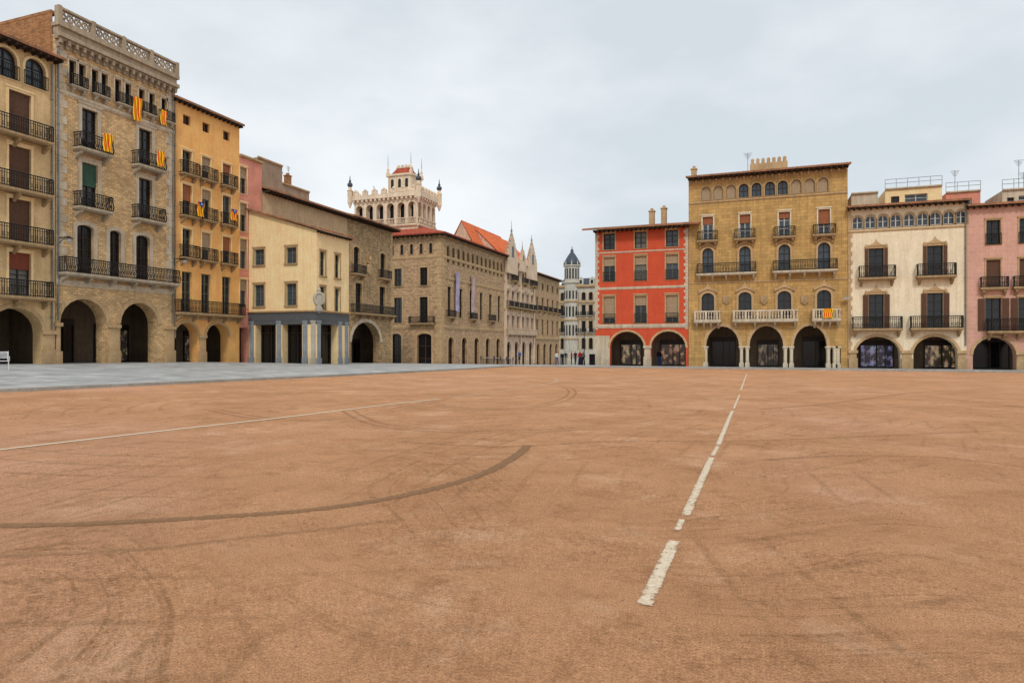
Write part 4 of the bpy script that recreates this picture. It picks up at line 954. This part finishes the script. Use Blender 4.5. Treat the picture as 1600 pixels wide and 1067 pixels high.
strip('painted_line',[(-60,711),(0,703),(250,674),(480,648),(690,623)],.1,WLL,.008,20,0,1,0)
strip('painted_line',[(700,622),(770,613),(840,603),(870,595),(860,588)],.1,WLF,.008)
strip('tyre_track',[(-80,822),(120,819),(330,808),(500,795),(650,770),(760,738),(812,708),(824,695)],.16,TR,.006,30,0,4,.2)
strip('tyre_track',[(-80,872),(200,860),(400,838),(520,825),(640,810)],.12,TRF,.005,14)
for o_f in(-.12,.12):
    strip('tyre_track',[(540,640),(600,665),(760,675),(950,668)],.12,TRF,.005,14,o_f)
    strip('tyre_track',[(330,640),(420,655),(520,655),(620,640),(700,622)],.12,TRF,.005,14,o_f)
    strip('tyre_track',[(620,622),(760,640),(880,625),(885,605),(820,595)],.12,TRF,.005,14,o_f)
strip('tyre_track',[(620,690),(780,698),(960,690),(1200,688),(1580,672)],.12,TRF,.005,14)
strip('tyre_track',[(1180,720),(1320,712),(1480,716),(1640,735)],.12,TRF,.005,14)
strip('tyre_track',[(900,600),(1100,604),(1350,612),(1640,640)],.2,TRF,.005,14)
strip('tyre_track',[(1180,640),(1300,630),(1450,612),(1600,606)],.2,TRF,.005,14)
# ================= PEOPLE & FURNITURE =================
def person_mesh(pose,shirt,pants,skin,hair):
    st=pose
    V=[(0,0,.95),(0,0,1.12),(0,0,1.38),(0,0,1.5),(0,-.01,1.6),(0,-.01,1.7),
       (.17,0,1.4),(.23,.02,1.15),(.24,-.08*st,.9),(-.17,0,1.4),(-.23,-.02,1.15),(-.24,.1*st,.9),
       (.09,0,.9),(.1,-.12*st,.5),(.1,-.1*st+.02,.08),(.1,-.2*st-.08,.04),(-.09,0,.9),(-.1,.1*st,.5),(-.1,.25*st,.1),(-.1,.25*st-.12,.04)]
    E=[(0,1),(1,2),(2,3),(3,4),(4,5),(2,6),(6,7),(7,8),(2,9),(9,10),(10,11),(0,12),(12,13),(13,14),(14,15),(0,16),(16,17),(17,18),(18,19)]
    Rr=[.13,.13,.14,.055,.09,.075,.07,.05,.035,.07,.05,.035,.09,.065,.045,.035,.09,.065,.045,.035]
    me=bpy.data.meshes.new('p'); me.from_pydata(V,E,[]); o=bpy.data.objects.new('p',me); C.objects.link(o)
    o.modifiers.new('s','SKIN')
    for i,sv in enumerate(me.skin_vertices[0].data): sv.radius=(Rr[i],Rr[i]*.85); sv.use_root=(i==0)
    o.modifiers.new('d','SUBSURF').levels=1
    dg=bpy.context.evaluated_depsgraph_get(); m2=bpy.data.meshes.new_from_object(o.evaluated_get(dg)); bpy.data.objects.remove(o)
    for mt in(shirt,pants,skin,hair): m2.materials.append(mt)
    for f in m2.polygons:
        z=f.center.z; x=abs(f.center.x); f.use_smooth=True
        f.material_index=1 if z<.98 and x<.2 else (3 if z>1.66 or (z>1.56 and f.center.y>.02) else (2 if z>1.47 or (z<.98) else 0))
    return m2
skin=simple('skin_tone',rgb(200,150,120),.6); hair=simple('dark_hair',rgb(50,36,28),.7)
cl={c:simple(c+'_cloth',v,.85) for c,v in dict(red=rgb(190,30,30),navy=rgb(40,50,80),black=rgb(30,30,34),white=rgb(220,220,215),blue=rgb(60,90,150),khaki=rgb(150,130,95),grey=rgb(120,120,120)).items()}
pp=[(884,'navy','khaki',1,'person in navy top and khaki trousers walking at the street mouth',0,82),
    (893,'red','black',.2,'person in red top and black trousers standing at the street mouth',2,78),
    (899,'black','navy',1,'person in black top and navy trousers walking at the street mouth',3,80),
    (906,'red','navy',.6,'person in red top and navy trousers walking closest to the red building',1,76),
    (870,'white','blue',.8,'person in white top and blue trousers by the end of the left row',4,84),
    (911,'grey','black',.8,'person in grey top and black trousers walking beside the lamp post',.5,79),
    (877,'black','grey',.5,'person in black top and grey trousers in the middle of the street mouth',5,88),
    (812,'blue','black',.6,'person in blue top and black trousers beside the terrace tables',2.5,78),
    (1030,'black','blue',.3,'person in black top and blue trousers under the right arch of the red building',3,68)]
for px,s,t_,po,l,rz,dep in pp:
    d=ray(px); X,Y=d[0]*dep,d[1]*dep
    me=person_mesh(po,cl[s],cl[t_],skin,hair); o=bpy.data.objects.new('person',me); C.objects.link(o); o.location=(X,Y,G(X,Y)+.1); o.rotation_euler=(0,0,rz); tag(o,l,'person')
def mkchair(name,mat,label,loc,rz,group):
    o=thing(name,label,'chair',loc,rz,group)
    m=MB(); m.box(-.22,.22,-.22,.22,.43,.46); m.build('seat',mat,o)
    m=MB(); m.bar((-.19,.21,.45),(-.19,.21,.9),.012); m.bar((.19,.21,.45),(.19,.21,.9),.012)
    for z in(.58,.68,.78,.86): m.box(-.2,.2,.2,.22,z,z+.05)
    m.build('backrest',mat,o)
    for x,y,h in((-.21,-.21,.43),(.21,-.21,.43),(-.21,.21,.93),(.21,.21,.93)): MB().bar((0,0,0),(0,0,h),.017,6).build('leg',mat,o,(x,y,0))
    for x in(-.24,.24): 
        m=MB(); m.bar((x,-.2,.65),(x,.2,.65),.018,6); m.bar((x,-.2,.45),(x,-.2,.65),.014,6); m.build('armrest',mat,o)
    return o
wht=simple('white_chair_metal',rgb(225,225,225),.4)
d=ray(5); X,Y=d[0]*33,d[1]*33
mkchair('terrace_chair',wht,'white terrace chair standing on the grey paving at the left edge',(X,Y,G(X,Y)+.1),R(60),None)
def mktable(label,loc):
    o=thing('terrace_table',label,'table',loc,0,'terrace tables'); m=MB(); m.lathe(0,0,[(.36,.72),(.38,.74),(.36,.75)],14); m.build('tabletop',wht,o)
    m=MB(); m.bar((0,0,.03),(0,0,.72),.03,8); m.build('leg',ZINC,o); m=MB(); m.lathe(0,0,[(.25,0),(.22,.03),(.04,.05)],10); m.build('base',ZINC,o); return o
dk=simple('dark_woven_chair',rgb(60,46,40),.6)
c0=None;t0=None; words=['first','second','third','fourth','fifth']
for i,px in enumerate((762,772,782,792,801)):
    dep=74+i*1.5; d=ray(px); X,Y=d[0]*dep,d[1]*dep; z=G(X,Y)+.1
    lb='round white terrace table, %s from the left in the row before the palace'%words[i]
    if t0 is None: t0=mktable(lb,(X,Y,z))
    else: dup(t0,(X,Y,z),0,lb)
    for s_,side in((-.6,'left'),(.6,'right')):
        lb='dark terrace chair on the %s side of the %s table before the palace'%(side,words[i])
        if c0 is None: c0=mkchair('terrace_chair',dk,lb,(X+s_,Y,z),-PI/2 if s_>0 else PI/2,'terrace chairs')
        else: dup(c0,(X+s_,Y,z),-PI/2 if s_>0 else PI/2,lb)
def post(px,dep,h,label):
    d=ray(px); X,Y=d[0]*dep,d[1]*dep; o=thing('street_lamp',label,'street lamp',(X,Y,G(X,Y)+.1),0)
    m=MB(); m.lathe(0,0,[(.12,0),(.1,.6),(.06,.8),(.045,h)],8); m.bar((0,0,h),(.5,0,h+.2),.03,6); m.build('post',IRON,o)
    m=MB(); m.lathe(.5,0,[(.06,h+.2),(.2,h+.05),(.16,h-.25),(.05,h-.3)],8); m.build('lamp_head',W_far,o)
post(913,96,5.2,'dark lamp post at the street mouth beside the red building')
# ================= WORLD, SUN, CAMERA =================
w=bpy.data.worlds.new("World"); SC.world=w; w.use_nodes=True; nt=w.node_tree; L=nt.links
bg=nt.nodes['Background']; sky=N(nt,'ShaderNodeTexSky',sky_type='NISHITA'); sky.sun_disc=False; sky.sun_elevation=R(50); sky.sun_rotation=R(160)
tc=N(nt,'ShaderNodeTexCoord'); mp=N(nt,'ShaderNodeMapping'); mp.inputs['Scale'].default_value=(1.1,1.1,2.4); mp.inputs['Rotation'].default_value=(R(10),R(-12),R(20)); mp.inputs['Location'].default_value=(1.3,.2,.45); L.new(tc.outputs['Generated'],mp.inputs[0])
n1=noise(nt,mp.outputs[0],1.7,6,.5)
rp=N(nt,'ShaderNodeValToRGB'); L.new(n1,rp.inputs[0]); e=rp.color_ramp.elements
e[0].position=.38; e[0].color=(.59,.645,.685,1); e[1].position=.6; e[1].color=(.81,.84,.86,1)
vm=N(nt,'ShaderNodeVectorMath',operation='SCALE'); L.new(rp.outputs[0],vm.inputs[0]); vm.inputs['Scale'].default_value=11.9
mx=mixc(nt,.93,sky.outputs[0],vm.outputs[0]); L.new(mx,bg.inputs[0]); bg.inputs[1].default_value=.1
sn=bpy.data.lights.new('sun','SUN'); sn.energy=1.5; sn.angle=R(10); sn.color=(1,.96,.9); so=bpy.data.objects.new('sun',sn); C.objects.link(so); so.rotation_euler=(R(46),0,R(20))
cam=bpy.data.cameras.new('camera'); co=bpy.data.objects.new('camera',cam); C.objects.link(co); co.location=(0,0,EYE); co.rotation_euler=(R(90),0,TH)
cam.sensor_width=36; cam.lens=F/1600*36; cam.shift_y=6.5/1600; cam.clip_end=6000; cam.clip_start=.05
SC.camera=co; SC.view_settings.view_transform='Standard'; SC.view_settings.look='None'; SC.view_settings.exposure=0
